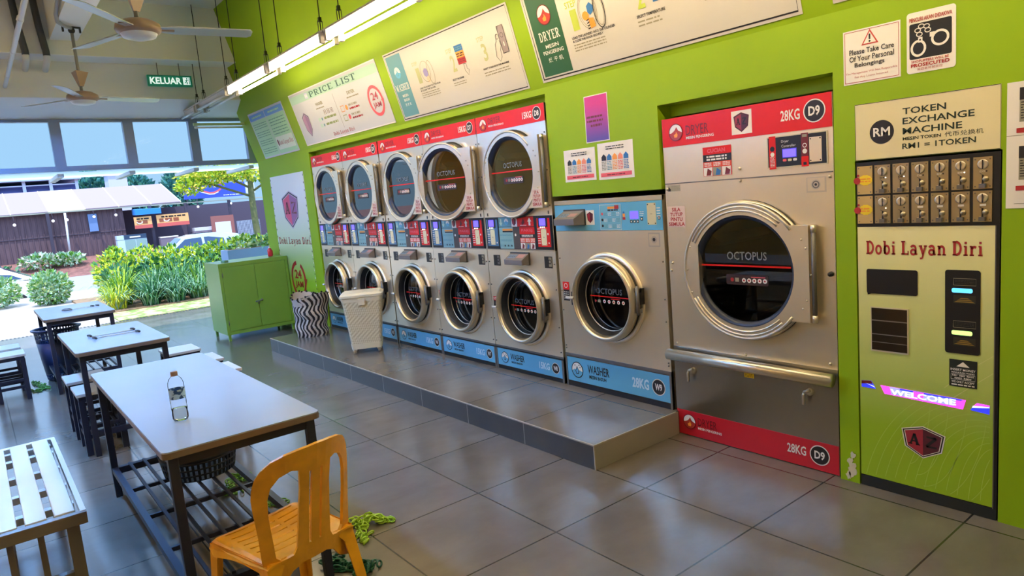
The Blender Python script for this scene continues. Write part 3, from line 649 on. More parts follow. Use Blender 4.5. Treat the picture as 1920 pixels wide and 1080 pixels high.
def washer_front(t, cx, cz, r, hy=0.0, sticker=None):
    """collar, round door and drum of a front loader; r is the outer radius of the door ring"""
    g = G(); g.lathe([(r*1.09, 0), (r*1.085, .010), (r*1.02, .014), (r*.86, .014)], (cx, 0, cz), STEEL, '-y', 56); g.build('door_collar', t)
    d = G()
    d.lathe([(r*.95, .016), (r, .035), (r*1.0, .06), (r*.975, .085), (r*.93, .098), (r*.89, .092), (r*.865, .075), (r*.855, .055)], (cx, 0, cz), mat('satin_door_ring', (206, 194, 170), .3, metal=.85), '-y', 56)
    d.lathe([(r*.99, .012), (r*1.01, .026), (r*.98, .04)], (cx, 0, cz), BLACK, '-y', 56)
    door = d.build('door', t)
    g = G(); g.lathe([(r*.855, .057), (r*.80, .03), (r*.76, -.03), (r*.74, -.07)], (cx, 0, cz), RUBBER, '-y', 48)
    for q, h in ((.775, .0), (.75, -.05)):
        g.tube([(cx+r*q*math.cos(2*PI*k/40), -h, cz+r*q*math.sin(2*PI*k/40)) for k in range(40)], .004, STEELS, 5, True)
    g.build('door_gasket', door)
    g = Board((0, .0, 0)); g.disc((cx, 0.0, cz), r*.80, WASHGLASS, '-y', 48)
    OCT = mat('grey_lettering', (84, 84, 84), .5); zl = cz+.01
    g.text('OCTOPUS', (cx-r*.42, zl+.018, cx+r*.42, zl+.06), OCT, 1, .02); g.rect(cx-r*.62, zl-.004, cx+r*.62, zl+.004, RED, 1)
    for i in range(5): g.circ(cx-r*.16+i*r*.15, zl-.035, .0135, WHITE, 1, 12); g.circ(cx-r*.16+i*r*.15, zl-.035, .007, REDINK, 2, 8)
    g.circ(cx-r*.45, zl-.035, .01, REDINK, 1, 10); g.rect(cx-r*.38, zl-.045, cx-r*.28, zl-.025, GREYINK, 1); g.rect(cx+r*.05, zl-.016, cx+r*.35, zl-.011, RED, 1)
    g.build('door_glass', door)
    g = G(); g.box(cx+r*.99, cx+r*1.09, -.05, -.002, cz-.015, cz+.095, BLACK); g.tube([(cx+r*1.045, -.056, cz-.085), (cx+r*1.045, -.056, cz+.115)], .013, STEELD, 10); g.box(cx+r*.97, cx+r*1.09, -.06, -.03, cz+.07, cz+.1, STEELD); g.box(cx+r*.97, cx+r*1.09, -.06, -.03, cz-.07, cz-.04, STEELD); g.build('hinge', door)
    g = G(); g.box(cx-r*1.2, cx-r*1.06, -.03, 0, cz-.07, cz+.03, BLACK); g.tube([(cx-r*1.2, -.075, cz-.005), (cx-r*1.05, -.105, cz), (cx-r*.86, -.11, cz+.004)], .011, mat('white_handle', (214, 214, 214), .3), 8); g.tube([(cx-r*1.15, -.02, cz-.02), (cx-r*1.15, -.085, cz-.008)], .01, STEELD, 8); g.build('handle', door)
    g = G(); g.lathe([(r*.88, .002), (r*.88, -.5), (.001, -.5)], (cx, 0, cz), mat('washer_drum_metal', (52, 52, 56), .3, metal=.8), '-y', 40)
    for h in (-.1, -.16): g.tube([(cx+r*.86*math.cos(2*PI*k/40), -h, cz+r*.86*math.sin(2*PI*k/40)) for k in range(40)], .008, STEELS, 5, True)
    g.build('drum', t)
    return door
def soap_box(t, x0, x1, z0, z1, p):
    g = G(); h = (z1-z0)
    g.prism([(0, z0), (-p*.98, z0+.006), (-p, z0+h*.48), (-p*.9, z0+h*.52), (0, z1)], x0, x1, GREYP, 'x'); g.box(x0-.004, x1+.004, -.012, 0, z0-.004, z1+.004, mat('dark_grey_plastic', (58, 52, 48), .5))
    lid = g.build('soap_box', t, bevel=.003)
    b = Board((0, -p*.45, 0), (1, 0, 0), Vector((0, p*.9, h*.48)).normalized(), Vector((0, -h*.48, p*.9)).normalized())
    o = Vector((0, -p*.9, z0+h*.52)); b.o = o
    b.rect(x0+.02, .015, x0+(x1-x0)*.5, .06, mat('box_label_blue', (120, 142, 164), .5), 1); b.rect(x0+(x1-x0)*.55, .02, x1-.02, .065, mat('box_label_red', (176, 130, 122), .5), 1); b.greek(x0+.025, .02, x0+(x1-x0)*.5, .055, 3, INK, 2, .4, seed=2)
    b.build('box_label', lid)
def washer_strip(t, W_, z0, z1, num, kg):
    b = Board((0, -.003, 0)); b.slab(.006, z0, W_-.006, z1, .003, BLUEP); h = z1-z0; k = W_/.885; c = (z0+z1)/2
    wash_logo(b, .125, c, h*.34); b.text('WASHER', (.205*k, c-.01, .395*k, c+h*.3), INK, 1.5, .01); b.text('MESIN BASUH', (.215*k, c-h*.26, .365*k, c-.022), INK, 1.5, .02)
    b.text(kg, (.585*k, c-h*.2, .715*k, c+h*.2), mat('pale_blue_white', (196, 222, 232), .4), 1.5, .03); number_disc(b, .788*k, c, h*.31, num); b.build('name_strip', t)
SOCK = mat('brown_black_recess', (30, 26, 20), .4)
def stack_washer(x0, num, label):
    t = thing('washing_machine', label, 'washing machine', (x0, MY, .156), 0, 'washers under the stacked dryers')
    cx, cz, r = .457, .577, .292
    g = G(); body_shell(g, SW, .75, 0, 1.054, STEEL); rect_hole(g, 0, SW, .212, 1.054, cx, cz, r*.9, 0, STEEL); g.box(0, SW, .004, .02, .03, .212, STEELD)
    g.box(.0, SW, -.004, .01, .186, .196, BLACK); g.box(0, .02, -.006, .01, .0, .186, STEELD); g.box(SW-.02, SW, -.006, .01, 0, .186, STEELD)
    for z in (.25, .45, .75, .95): g.ball((.018, -.002, z), .006, STEELD, 6); g.ball((SW-.02, -.002, z), .006, STEELD, 6)
    g.build('cabinet', t)
    g = G(); g.box(0, SW, .0, .02, 0, .032, BLACK); g.build('kick_plate', t)
    washer_strip(t, SW, .036, .184, num, '15KG')
    soap_box(t, .335, .57, .937, 1.035, .085)
    for x in (.085, .752):
        b = Board((x, -.001, .918)); b.rect(0, 0, .092, .092, SOCK, 1); b.rect(.052, .012, .088, .085, GREYINK if x > .5 else STEELD, 2); b.ring(.066, .05, .015, .007, INK, 3); b.build('socket_plate', t)
    b = Board((.03, -.001, .56)); b.rect(0, 0, .05, .085, INK, 1); b.rect(0, .05, .05, .085, RED, 2); b.greek(.006, .056, .044, .08, 2, WHITE, 3, seed=1); b.build('sticker', t)
    washer_front(t, cx, cz, r)
    return t

px = [-8.455, -7.562, -6.655, -5.765, -4.872]
dl = ['steel dryer farthest left at the top of the stack row, by the green pillar', 'steel dryer second from the left in the top row', 'steel dryer numbered D6 in the middle of the top row, left of the open door', 'steel dryer numbered D7 with its round door swung slightly open', 'steel dryer numbered D8 at the right end of the stacked row']
wl = ['steel washer farthest left in the bottom row, behind the zebra basket', 'steel washer partly hidden behind the cream lidded hamper', 'steel washer numbered W6, just right of the cream hamper', 'steel washer numbered W7 under the dryer with the open door', 'steel washer numbered W8, right end of the washers under the stacked dryers']
for i, x in enumerate(px):
    stack_washer(x, 'W%d' % (i+4), wl[i]); stack_dryer(x, 'D%d' % (i+4), dl[i], math.radians(9) if i == 3 else 0)
# ------------------------------------------------------------------ single big washer W9
t = thing('washing_machine', 'large single steel washer numbered W9 with blue control panel, left of the big dryer', 'washing machine', (-3.955, MY, .156))
WW = 1.036; cx, cz, r = .51, .722, .305
g = G(); body_shell(g, WW, .8, 0, 1.434, STEEL); rect_hole(g, 0, WW, .262, 1.206, cx, cz, r*.9, 0, STEEL); g.box(0, WW, -.002, .02, 1.402, 1.434, mat('brushed_trim', (214, 204, 178), .3, metal=.8)); g.box(0, WW, .004, .02, .0, .262, STEELD)
g.box(0, WW, -.004, .01, .24, .262, STEELD); g.box(0, .016, -.006, .01, 0, .24, STEELD); g.box(WW-.016, WW, -.006, .01, 0, .24, STEELD)
for x in (.018, WW-.018):
    for z in (.3, .32, .6, .75, 1.0): g.ball((x, -.002, z), .006, STEELD, 6)
g.build('cabinet', t)
g = G(); g.box(0, WW, -.001, .02, 0, .04, BLACK); g.build('kick_plate', t)
washer_strip(t, WW, .044, .232, 'W9', '28KG')
b = Board((0, -.003, 0)); b.slab(.002, 1.208, WW-.002, 1.40, .004, BLUEP)
b.rect(.335, 1.25, .42, 1.355, WHITE, 1); shield(b, .378, 1.303, .062, .08, 2, DKRED, False)
b.rect(.478, 1.212, .678, 1.388, mat('instruction_blue', (112, 178, 200), .4), 1); b.line([(.478, 1.212), (.678, 1.212), (.678, 1.388), (.478, 1.388), (.478, 1.212)], .003, WHITE, 2)
b.rect(.555, 1.358, .66, 1.374, ORANGE, 2); b.rect(.62, 1.356, .66, 1.382, REDINK, 2.5); b.greek(.555, 1.343, .66, 1.355, 1, INK, 2, .8)
for i in range(3):
    b.circ(.5, 1.325-.042*i, .01, (PINK, INK, INK)[i], 2, 10)
    for j in range(4): b.greek(.515+.04*j, 1.308-.042*i, .547+.04*j, 1.335-.042*i, 3, (TEAL, WHITE)[(i+j) % 2], 2, .4, seed=i*4+j)
b.circ(.703, 1.33, .008, BLUEINK, 1, 10); b.rect(.692, 1.3, .714, 1.322, ORANGE, 1); b.rect(.69, 1.28, .716, 1.298, REDINK, 1)
b.rect(.758, 1.285, .832, 1.336, LCD, 1)
for i in range(3): b.rrect(.757+.028*i, 1.257, .78+.028*i, 1.277, .006, INK, 1); b.circ(.769+.028*i, 1.267, .006, WHITE, 2, 8)
b.rect(.85, 1.272, .872, 1.294, INK, 1); b.rect(.856, 1.278, .866, 1.288, WHITE, 2); b.greek(.845, 1.3, .88, 1.335, 3, WHITE, 1, .4, seed=9)
b.rect(.91, 1.243, .984, 1.385, mat('beige_coin_plate', (206, 194, 150), .35), 1.5); b.greek(.935, 1.31, .955, 1.318, 1, GREYINK, 2)
for a, z in ((.918, 1.376), (.976, 1.376), (.918, 1.252), (.976, 1.252)): b.circ(a, z, .005, INK, 2.4, 8)
b.greek(.99, 1.29, 1.02, 1.36, 4, WHITE, 1, .4, seed=5); b.rect(.998, 1.276, 1.018, 1.296, INK, 1); b.rect(1.003, 1.281, 1.012, 1.291, WHITE, 2)
b.build('control_panel', t)
soap_box(t, .11, .325, 1.252, 1.362, .12)
b = Board((0, -.001, 0)); b.rect(.905, 1.098, 1.003, 1.19, STEELS, .4); b.rect(.912, 1.105, .996, 1.183, STEEL, 1); b.circ(.955, 1.145, .024, STEELS, 2); b.circ(.955, 1.145, .012, INK, 3); b.build('lock_plate', t)
b = Board((0, -.001, 0)); b.rect(.03, .675, .098, .82, INK, .8); b.rect(.03, .76, .098, .82, RED, 1.4); b.ring(.064, .792, .016, .005, WHITE, 2); b.greek(.036, .685, .09, .75, 4, WHITE, 2, .35, seed=4); b.build('sticker', t)
washer_front(t, cx, cz, r)
# ------------------------------------------------------------------ single big dryer D9
t = thing('tumble_dryer', 'tall large steel dryer numbered D9 with one big round door and red strips', 'dryer', (-2.897, MY+.012, 0))
DW = 1.096; cx, cz, R, ri = .565, 1.12, .395, .328
LOWST = mat('stainless_dark_reflection', (150, 146, 136), .3, metal=1, noise=.05, nscale=2)  # lower panel's darker reflection is put into a greyer steel colour
g = G(); body_shell(g, DW, .8, 0.004, 2.055, STEEL); rect_hole(g, 0, DW, .6, 1.88, cx, cz, .33, 0, STEEL)
g.box(0, DW, -.001, .02, 1.88, 2.055, STEEL); g.box(0, DW, -.002, .02, .175, .6, LOWST); g.box(0, DW, .0, .02, .004, .175, LOWST)
g.box(.004, DW-.004, -.004, .001, 1.651, 1.657, STEELD); g.lathe([(.412, 0), (.412, .012), (.33, .012)], (cx, 0, cz), BLACK, '-y', 56); g.lathe([(.408, .01), (.412, .02), (.40, .026)], (cx, 0, cz), STEELS, '-y', 56)  # black collar ring stands in for the shadow gap around this door
for x, z in ((.547, 1.711), (.547, 1.640), (.018, 1.62), (DW-.02, 1.63), (.018, 1.1), (.03, 1.15), (.03, .62), (DW-.04, .63), (.54, .61)): g.ball((x, -.003, z), .009, STEELS, 8)
g.build('cabinet', t)
b = Board((0, -.004, 0)); b.slab(.003, 1.882, DW-.003, 2.055, .003, RED)
flame_logo(b, .11, 1.966, .052); b.text('DRYER', (.185, 1.94, .348, 1.997), DKRED, 1.5, 0); b.text('MESIN PENGERING', (.185, 1.915, .385, 1.932), WHITE, 1.5, .02)
b.rect(.507, 1.903, .638, 2.035, PAPER, 1); shield(b, .572, 1.969, .1, .11, 2, DKRED)
b.text('28KG', (.812, 1.94, .922, 1.997), WHITE, 1.5, .02); number_disc(b, 1.002, 1.973, .06, 'D9'); b.build('top_name_strip', t)
b = Board((0, -.003, 0)); b.slab(.003, .006, DW-.003, .172, .003, mat('deep_red_print', (190, 26, 40), .35))
flame_logo(b, .1, .1, .05); b.text('DRYER', (.165, .085, .31, .138), DKRED, 1.5, 0); b.text('MESIN PENGERING', (.165, .06, .345, .077), WHITE, 1.5, .02); b.text('28KG', (.79, .07, .905, .125), WHITE, 1.5, .02); number_disc(b, .985, .095, .058, 'D9'); b.build('bottom_name_strip', t)
b = Board((0, -.001, 0)); b.rect(.299, 1.681, .495, 1.853, RED, .8); b.rect(.299, 1.765, .495, 1.808, INK, 1.2); b.greek(.325, 1.77, .465, 1.803, 2, WHITE, 2, .6, seed=1); b.text('CUCIAN', (.33, 1.818, .455, 1.842), PINK, 1.6, .04)
b.rect(.299, 1.735, .495, 1.765, mat('orange_red', (226, 74, 44), .4), 1.2)
for i in range(3): b.greek(.308+.064*i, 1.738, .358+.064*i, 1.762, 3, WHITE, 2, seed=20+i); b.rect(.302+.064*i, 1.683, .362+.064*i, 1.733, (PAPER, GREYINK, PAPER)[i], 1.2); b.poly([(.32+.064*i, 1.686), (.35+.064*i, 1.686), (.358+.064*i, 1.71), (.33+.064*i, 1.728)], (DKRED, BLUEINK, DKRED)[i], 2)
b.build('promotion_sticker', t)
b = Board((0, -.004, 0)); b.slab(.725, 1.695, 1.068, 1.866, .003, mat('beige_frame', (206, 196, 160), .4)); b.rect(.731, 1.701, 1.062, 1.86, BLACK, .6)
b.rect(.738, 1.69, .778, 1.868, RED, 1); b.greek(.744, 1.7, .772, 1.76, 8, WHITE, 2, .4, seed=6); b.circ(.758, 1.80, .014, INK, 2, 12); b.circ(.758, 1.77, .012, WHITE, 2, 12)
b.text('Dryer', (.812, 1.824, .856, 1.842), WHITE, 1.5, .0); b.text('Controller', (.812, 1.803, .895, 1.817), WHITE, 1.5, .0)
b.rect(.815, 1.745, .9, 1.796, mat('screen_bezel', (70, 66, 180), .4), 1); b.rect(.82, 1.75, .895, 1.791, LCD, 1.6)
for i, c in enumerate((PINK, CREAM, WHITE)): b.rrect(.818+.03*i, 1.727, .84+.03*i, 1.74, .005, c, 1.5)
b.rect(.925, 1.692, .965, 1.866, DKRED, 1); b.rect(.925, 1.692, .965, 1.745, RED, 1.4); b.circ(.945, 1.772, .013, WHITE, 2, 14); b.ring(.945, 1.802, .01, .004, WHITE, 2); b.rect(.932, 1.845, .958, 1.86, GREYINK, 2); b.rect(.936, 1.7, .954, 1.715, INK, 2)
b.rect(.97, 1.712, 1.037, 1.84, STEEL, 1.2)
for a, z in ((.977, 1.832), (1.03, 1.832), (.977, 1.72), (1.03, 1.72)): b.circ(a, z, .004, INK, 2, 8)
b.build('control_panel', t)
b = Board((0, -.001, 0)); b.rect(.947, 1.552, 1.056, 1.632, STEELS, .4); b.rect(.953, 1.56, 1.047, 1.628, STEEL, 1); b.circ(1.0, 1.593, .026, STEELS, 2); b.ring(1.0, 1.593, .017, .006, STEELD, 3); b.circ(1.0, 1.593, .007, INK, 3); b.build('lock_plate', t)
b = Board((0, -.001, 0)); shut_sticker(b, .011, 1.378, .147, 1.512); b.build('sticker', t)
b = Board((0, -.001, 0)); b.rect(.02, 1.605, .12, 1.645, mat('dull_label', (176, 166, 138), .5), .6); b.poly([(.025, 1.607), (.045, 1.607), (.045, 1.62), (.03, 1.635)], INK, 1.4); b.greek(.05, 1.61, .115, 1.64, 4, GREYINK, 1.4, .4, seed=2); b.build('rating_label', t)
b = Board((0, -.003, 0)); b.rect(.525, .472, .59, .502, YEL, 1); b.greek(.53, .476, .585, .498, 3, INK, 2, .35, seed=3); b.build('warning_label', t)
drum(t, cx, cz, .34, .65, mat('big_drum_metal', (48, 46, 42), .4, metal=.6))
dryer_door(t, cx, cz, R, ri, .292, .415, .264, .998, 0, None, glass_mat('dark_door_glass', (.5, .5, .48), 1.5), oc=(.455, .715, .0, .048))
g = G(); g.tube([(-.0, -.06, .556), (DW-.002, -.06, .556)], .036, STEELS, 20); g.tube([(.05, -.06, .556), (.05, 0, .556)], .02, STEELD, 10); g.tube([(DW-.05, -.06, .556), (DW-.05, 0, .556)], .02, STEELD, 10); g.build('push_bar', t)
for x in (.155, .94):
    g = G(); g.lathe([(.022, 0), (.02, .02), (.01, .03), (.001, .03)], (x, 0, .455), STEELS, '-y', 14); g.tube([(x-.022, -.028, .455), (x-.024, -.035, .44), (x-.024, -.035, .385)], .009, STEELS, 8); g.tube([(x-.022, -.03, .455), (x+.01, -.028, .47)], .01, STEELS, 8); g.build('latch', t)
g = G(); g.lathe([(.014, 0), (.012, .02), (.001, .02)], (1.072, 0, 1.12), BLACK, '-y', 12); g.build('knob', t)
# ------------------------------------------------------------------ token machine
t = thing('token_machine', 'lime and cream token exchange machine with coin slots and two note slots, right', 'vending machine', (-1.681, MY, 0))
TW = .619
def vgrad(name, c0, c1, z0, z1):
    m = bpy.data.materials.new(name); m.use_nodes = True; tr = m.node_tree; bs = tr.nodes['Principled BSDF']; bs.inputs['Roughness'].default_value = .32
    tcn = tr.nodes.new('ShaderNodeTexCoord'); s_ = tr.nodes.new('ShaderNodeSeparateXYZ'); mr = tr.nodes.new('ShaderNodeMapRange'); mr.inputs[1].default_value = z0; mr.inputs[2].default_value = z1
    rp = tr.nodes.new('ShaderNodeValToRGB'); rp.color_ramp.elements[0].color = lin(c0); rp.color_ramp.elements[1].color = lin(c1)
    tr.links.new(tcn.outputs['Object'], s_.inputs[0]); tr.links.new(s_.outputs[2], mr.inputs[0]); tr.links.new(mr.outputs[0], rp.inputs[0]); tr.links.new(rp.outputs[0], bs.inputs['Base Color']); return m
TPRINT = vgrad('printed_fade_lime_to_cream', (150, 182, 30), (238, 228, 164), .35, 1.35)
g = G(); g.box(0.003, TW-.003, 0, .6, 0.003, 1.687, BLACK); g.build('cabinet', t)
b = Board((0, -.002, 0)); b.slab(.002, .06, .600, 1.368, .004, TPRINT)
LN = mat('pale_lime_line', (176, 202, 84), .35)
def arcs(cx_, cz_, rx, rz_, t0, t1, wd):
    run = []
    for i in range(41):
        t_ = math.radians(t0+(t1-t0)*i/40); p = (cx_+rx*math.cos(t_), cz_+rz_*math.sin(t_))
        if .01 < p[0] < .592 and .068 < p[1] < .6: run.append(p)
        else:
            if len(run) > 2: b.line(run, wd, LN, 1)
            run = []
    if len(run) > 2: b.line(run, wd, LN, 1)
for k in range(12): arcs(.62-.01*k, .02-.02*k, .07+.04*k, .30+.045*k, 75, 185, .0025)
for k in range(10): arcs(.24+.03*k, .60, .10+.05*k, .42+.05*k, -88, -15, .0025)
b.line([(.44, .56), (.53, .64), (.598, .70)], .003, mat('cream_line', (206, 210, 130), .35), 1); b.line([(.40, .60), (.5, .70), (.598, .78)], .003, mat('cream_line', (206, 210, 130), .35), 1)
b.slabtext('Dobi Layan Diri', (.045, 1.232, .552, 1.298), REDINK, 1.5, .17)
shield(b, .305, .305, .2, .165, 1.5, WHITE); b.build('front_panel', t)
b = Board((0, -.004, 0)); b.rrect(.045, 1.033, .284, 1.157, .01, BLACK, 1); b.poly([(.048, 1.036), (.075, 1.036), (.05, 1.026)], BLACK, 1); b.build('display_screen', t)
g = G(); g.box(.062, .242, -.006, -.003, .737, .966, mat('beige_frame', (206, 196, 160), .4)); g.box(.068, .236, -.0075, -.004, .745, .96, mat('window_dark', (38, 32, 26), .12)); 
g.box(.068, .236, -.0085, -.007, .895, .90, GREYP); g.box(.068, .236, -.0085, -.007, .825, .829, GREYP); g.box(.068, .236, -.0085, -.007, .785, .788, STEELD); g.build('token_window', t)
b = Board((0, -.004, 0)); b.rrect(.402, .774, .546, 1.166, .012, BLACK, 1)
for zc, gl in ((1.072, mat('blue_slot_glow', (90, 190, 255), .3, emit=.9)), (.874, mat('green_slot_glow', (190, 240, 130), .3, emit=.8))):
    b.line([(.437, zc+.024), (.528, zc+.024), (.528, zc+.055), (.437, zc+.055), (.437, zc+.024)], .002, GREYINK, 2); b.greek(.442, zc+.03, .522, zc+.05, 3, mat('dim_ink', (60, 58, 50), .5), 2, .4, seed=int(zc*10))
    b.rrect(.43, zc-.011, .515, zc+.010, .008, gl, 2)
    b.rect(.437, zc-.06, .528, zc-.022, mat('slot_frame', (50, 46, 34), .4), 2)
    for i in range(3): b.poly([(.44+.01*i, zc-.055+.008*i), (.525-.01*i, zc-.055+.008*i), (.515-.01*i, zc-.05+.008*i), (.45+.01*i, zc-.05+.008*i)], mat('brass', (170, 140, 70), .3, metal=.6), 3)
b.build('note_slot_panel', t)
b = Board((0, -.003, 0)); b.rect(.42, .615, .535, .745, mat('green_black', (26, 34, 26), .4), 1); b.poly([(.45, .712), (.505, .712), (.4775, .736)], WHITE, 2); b.text('INSERT MONEY', (.426, .692, .529, .703), WHITE, 2, .02); b.text('MASUKKAN WANG', (.43, .68, .525, .687), WHITE, 2, .02)
b.line([(.428, .65), (.527, .65), (.527, .676), (.428, .676), (.428, .65)], .0015, WHITE, 2); b.text('RM1  RM5  RM10', (.433, .665, .522, .673), WHITE, 2, .02); b.text('RM20  RM50', (.443, .653, .512, .661), WHITE, 2, .02); b.text('WE ONLY ACCEPT', (.43, .634, .525, .644), WHITE, 2, .02); b.greek(.43, .62, .525, .63, 1, WHITE, 2); b.build('instruction_sticker', t)
b = Board((0, -.003, 0))
LP = mat('led_pink', (235, 70, 225), .4, emit=.9); LV = mat('led_violet', (130, 130, 255), .4, emit=1.0); LB = mat('led_blue', (40, 50, 235), .4, emit=.9); LW = mat('led_white', (190, 200, 255), .4, emit=1.1)
b.poly([(.105, .562), (.49, .555), (.478, .508), (.125, .520)], LP, 1); b.poly([(.15, .561), (.45, .556), (.44, .518), (.16, .523)], LV, 2); b.poly([(.2, .56), (.48, .5555), (.47, .548), (.2, .552)], LB, 2.6)
b.poly([(.262, .557), (.31, .556), (.306, .518), (.262, .52)], LP, 3); b.text('WELCOME', (.155, .522, .45, .552), LW, 4, .04)
b.poly([(.012, .572), (.06, .578), (.083, .538), (.012, .538)], LB, 1); b.poly([(.012, .572), (.06, .578), (.068, .562), (.012, .555)], DKRED, 2); b.poly([(.03, .562), (.074, .552), (.08, .544), (.05, .556)], LW, 3)
b.poly([(.535, .55), (.585, .548), (.585, .505), (.508, .512)], LB, 1); b.poly([(.535, .55), (.585, .548), (.585, .54), (.52, .532)], LP, 2); b.poly([(.52, .535), (.585, .541), (.585, .536), (.515, .524)], LW, 3)
b.build('welcome_light', t)
g = G(); g.box(.003, TW-.003, -.004, .0, .002, .055, mat('dark_kick', (26, 32, 32), .4)); g.box(.6, TW-.002, -.004, 0, .055, 1.37, BLACK); g.box(.6, .604, -.006, 0, .055, 1.368, STEELD); g.build('kick_plate', t)
b = Board((0, -.003, 0)); b.slab(0, 1.368, TW-.002, 1.686, .003, BLACK); cp = b.build('coin_panel', t)
rows = ((1.53, 1.668), (1.385, 1.521)); cols = [.007, .091, .175, .259, .343, .428, .514]
COINST = mat('coin_plate_steel', (176, 162, 132), .3, metal=.9)
for ri_, (z0, z1) in enumerate(rows):
    for ci, x in enumerate(cols):
        w = .073; b = Board((x, -.007, 0)); b.slab(0, z0, w, z1, .004, COINST if ci else mat('beige_plate', (196, 164, 104), .35))
        for a, z in ((.008, z0+.01), (w-.008, z0+.01), (.008, z1-.01), (w-.008, z1-.01)): b.circ(a, z, .0035, STEELD, 1, 8)
        if ci == 0:
            R = random.Random(ri_); mz = (z0+z1)/2
            b.poly([(.040+.032*math.cos(2*PI*k/24)*(1+.06*(k % 2)), mz+.024*math.sin(2*PI*k/24)*(1+.1*(k % 2))) for k in range(24)], YEL, 1); b.circ(.0, mz-.002, .017, REDINK, 2, 16); b.circ(.006, mz+.024, .006, REDINK, 2, 10); b.greek(.016, mz-.012, .066, mz+.012, 2, ORANGE, 2, .5, seed=ri_)
            b.build('blank_plate', cp)
        else:
            mx = w*.52
            b.lathe([(.021, 0), (.022, .004), (.017, .006), (.002, .002)], (x+mx, -.007, z1-.032), STEELS, '-y', 20); b.rect(mx-.0025, z1-.052, mx+.0025, z1-.013, INK, 7)
            if ri_ == 0: b.text('D%d' % (ci+3), (mx-.012, z1-.066, mx+.008, z1-.058), WHITE if ci > 2 else INK, 1.5, .02); b.circ(mx+.014, z1-.062, .0035, WGLOW if ci in (1, 2, 5) else INK, 1.5, 8)
            elif ci > 2: b.rect(mx-.011, z1-.066, mx+.013, z1-.057, PAPER, 1.5)
            else: b.circ(mx+.014, z1-.062, .0035, WGLOW if ci == 1 else INK, 1.5, 8)
            b.lathe([(.0125, 0), (.011, .006), (.001, .007)], (x+mx+.010, -.007, z0+.042), COINST, '-y', 14); b.rect(mx-.004, z0+.02, mx+.003, z0+.06, INK, 2); b.line([(mx-.012, z1-.07), (mx+.004, z0+.056)], .003, STEELD, 1.5)
            b.box(x+mx-.012, x+mx+.012, -.022, -.007, z0+.004, z0+.022, STEELD); b.rect(mx-.012, z0+.022, mx-.006, z0+.026, STEELS, 2)
            b.build('coin_slot', cp)
# ------------------------------------------------------------------ signs on the leaning wall
SIGNW = mat('sign_board_white', (204, 198, 188), .45)
def tsign(name, label, cat, x, v, W_, H, base, draw):
    b = tilt_board(); b.slab(0, 0, W_, H, .004, base); draw(b, W_, H); o = b.build(name, None, tilt_loc(x, v, .005)); return tag(o, label, cat)
def border(b, W_, H, i, w, m, l=1): b.line([(i, i), (W_-i, i), (W_-i, H-i), (i, H-i), (i, i-w/2)], w, m, l)
def wash_draw(b, W_, H):
    border(b, W_, H, .016, .008, INK); b.rect(.032, .035, .30, .60, TEAL, 1)
    wash_logo(b, .165, .44, .058, TEAL); b.slabtext('WASHER', (.05, .275, .285, .335), WHITE, 2, .14); b.text('MESIN', (.12, .215, .22, .24), WHITE, 2, .02); b.text('BASUH', (.12, .175, .22, .20), WHITE, 2, .02); b.text('洗 衣 机', (.115, .13, .225, .158), WHITE, 2, .01)
    L1 = mat('olive_grey_print', (178, 180, 130), .5)
    for a, n in ((.44, '1'), (1.0, '2'), (1.45, '3')):
        b.text('STEP', (a, .445 if n == '1' else .44, a+.09, .475), L1, 2, .015); b.text(n, (a+.03, .285, a+.09, .42), L1, 2, .02)
    b.ring(.62, .37, .075, .004, GREYINK, 2, .09); b.ring(.70, .35, .045, .005, GREYINK, 3, .1); b.circ(.62, .36, .04, mat('violet_cloth', (150, 140, 190), .5), 2, 7); b.circ(.635, .30, .03, mat('peach_cloth', (226, 190, 160), .5), 2, 7)
    b.text('LOAD THE LAUNDRY INTO THE DRUM', (.45, .236, .79, .25), INK, 2, .02); b.text('& CLOSE THE DOOR', (.45, .214, .70, .228), INK, 2, .02); b.greek(.45, .15, .75, .205, 3, GREYINK, 2, .35, 1)
    b.rect(1.13, .43, 1.245, .48, BLUEINK, 2); b.rect(1.13, .378, 1.245, .43, ORANGE, 2); b.rect(1.13, .328, 1.245, .378, REDINK, 2); b.greek(1.14, .385, 1.235, .42, 2, INK, 3, .5, 2); b.greek(1.14, .34, 1.235, .37, 2, DKRED, 3, .4, 3); b.greek(1.14, .44, 1.235, .47, 2, TEAL, 3, .4, 4)
    b.line([(1.2, .325), (1.23, .32), (1.23, .28), (1.25, .27), (1.225, .23), (1.195, .27), (1.2, .325)], .004, INK, 3)
    b.text('SELECT PROGRAM', (.98, .218, 1.145, .234), INK, 2, .02); b.greek(.98, .17, 1.17, .205, 2, GREYINK, 2, .35, 5)
    b.rect(1.73, .30, 1.80, .50, mat('grey_pink_plate', (150, 134, 134), .5), 2); b.line([(1.73, .3), (1.8, .3), (1.8, .5), (1.73, .5), (1.73, .297)], .005, INK, 3); b.ring(1.765, .43, .017, .003, INK, 3); b.rect(1.76, .35, 1.77, .38, WHITE, 3)
    b.line([(1.71, .45), (1.69, .44), (1.685, .40), (1.66, .38), (1.64, .29), (1.67, .25), (1.70, .28), (1.705, .33), (1.725, .36), (1.72, .40)], .004, INK, 3); b.ring(1.705, .43, .018, .003, INK, 3)
    b.text('INSERT TOKEN INTO THE MACHINE', (1.43, .224, 1.76, .238), INK, 2, .02); b.greek(1.43, .17, 1.76, .21, 2, GREYINK, 2, .35, 6)
tsign('washer_sign', 'long white sign with WASHER on a teal panel and three steps', 'sign', -6.015, .022, 1.905, .635, SIGNW, wash_draw)
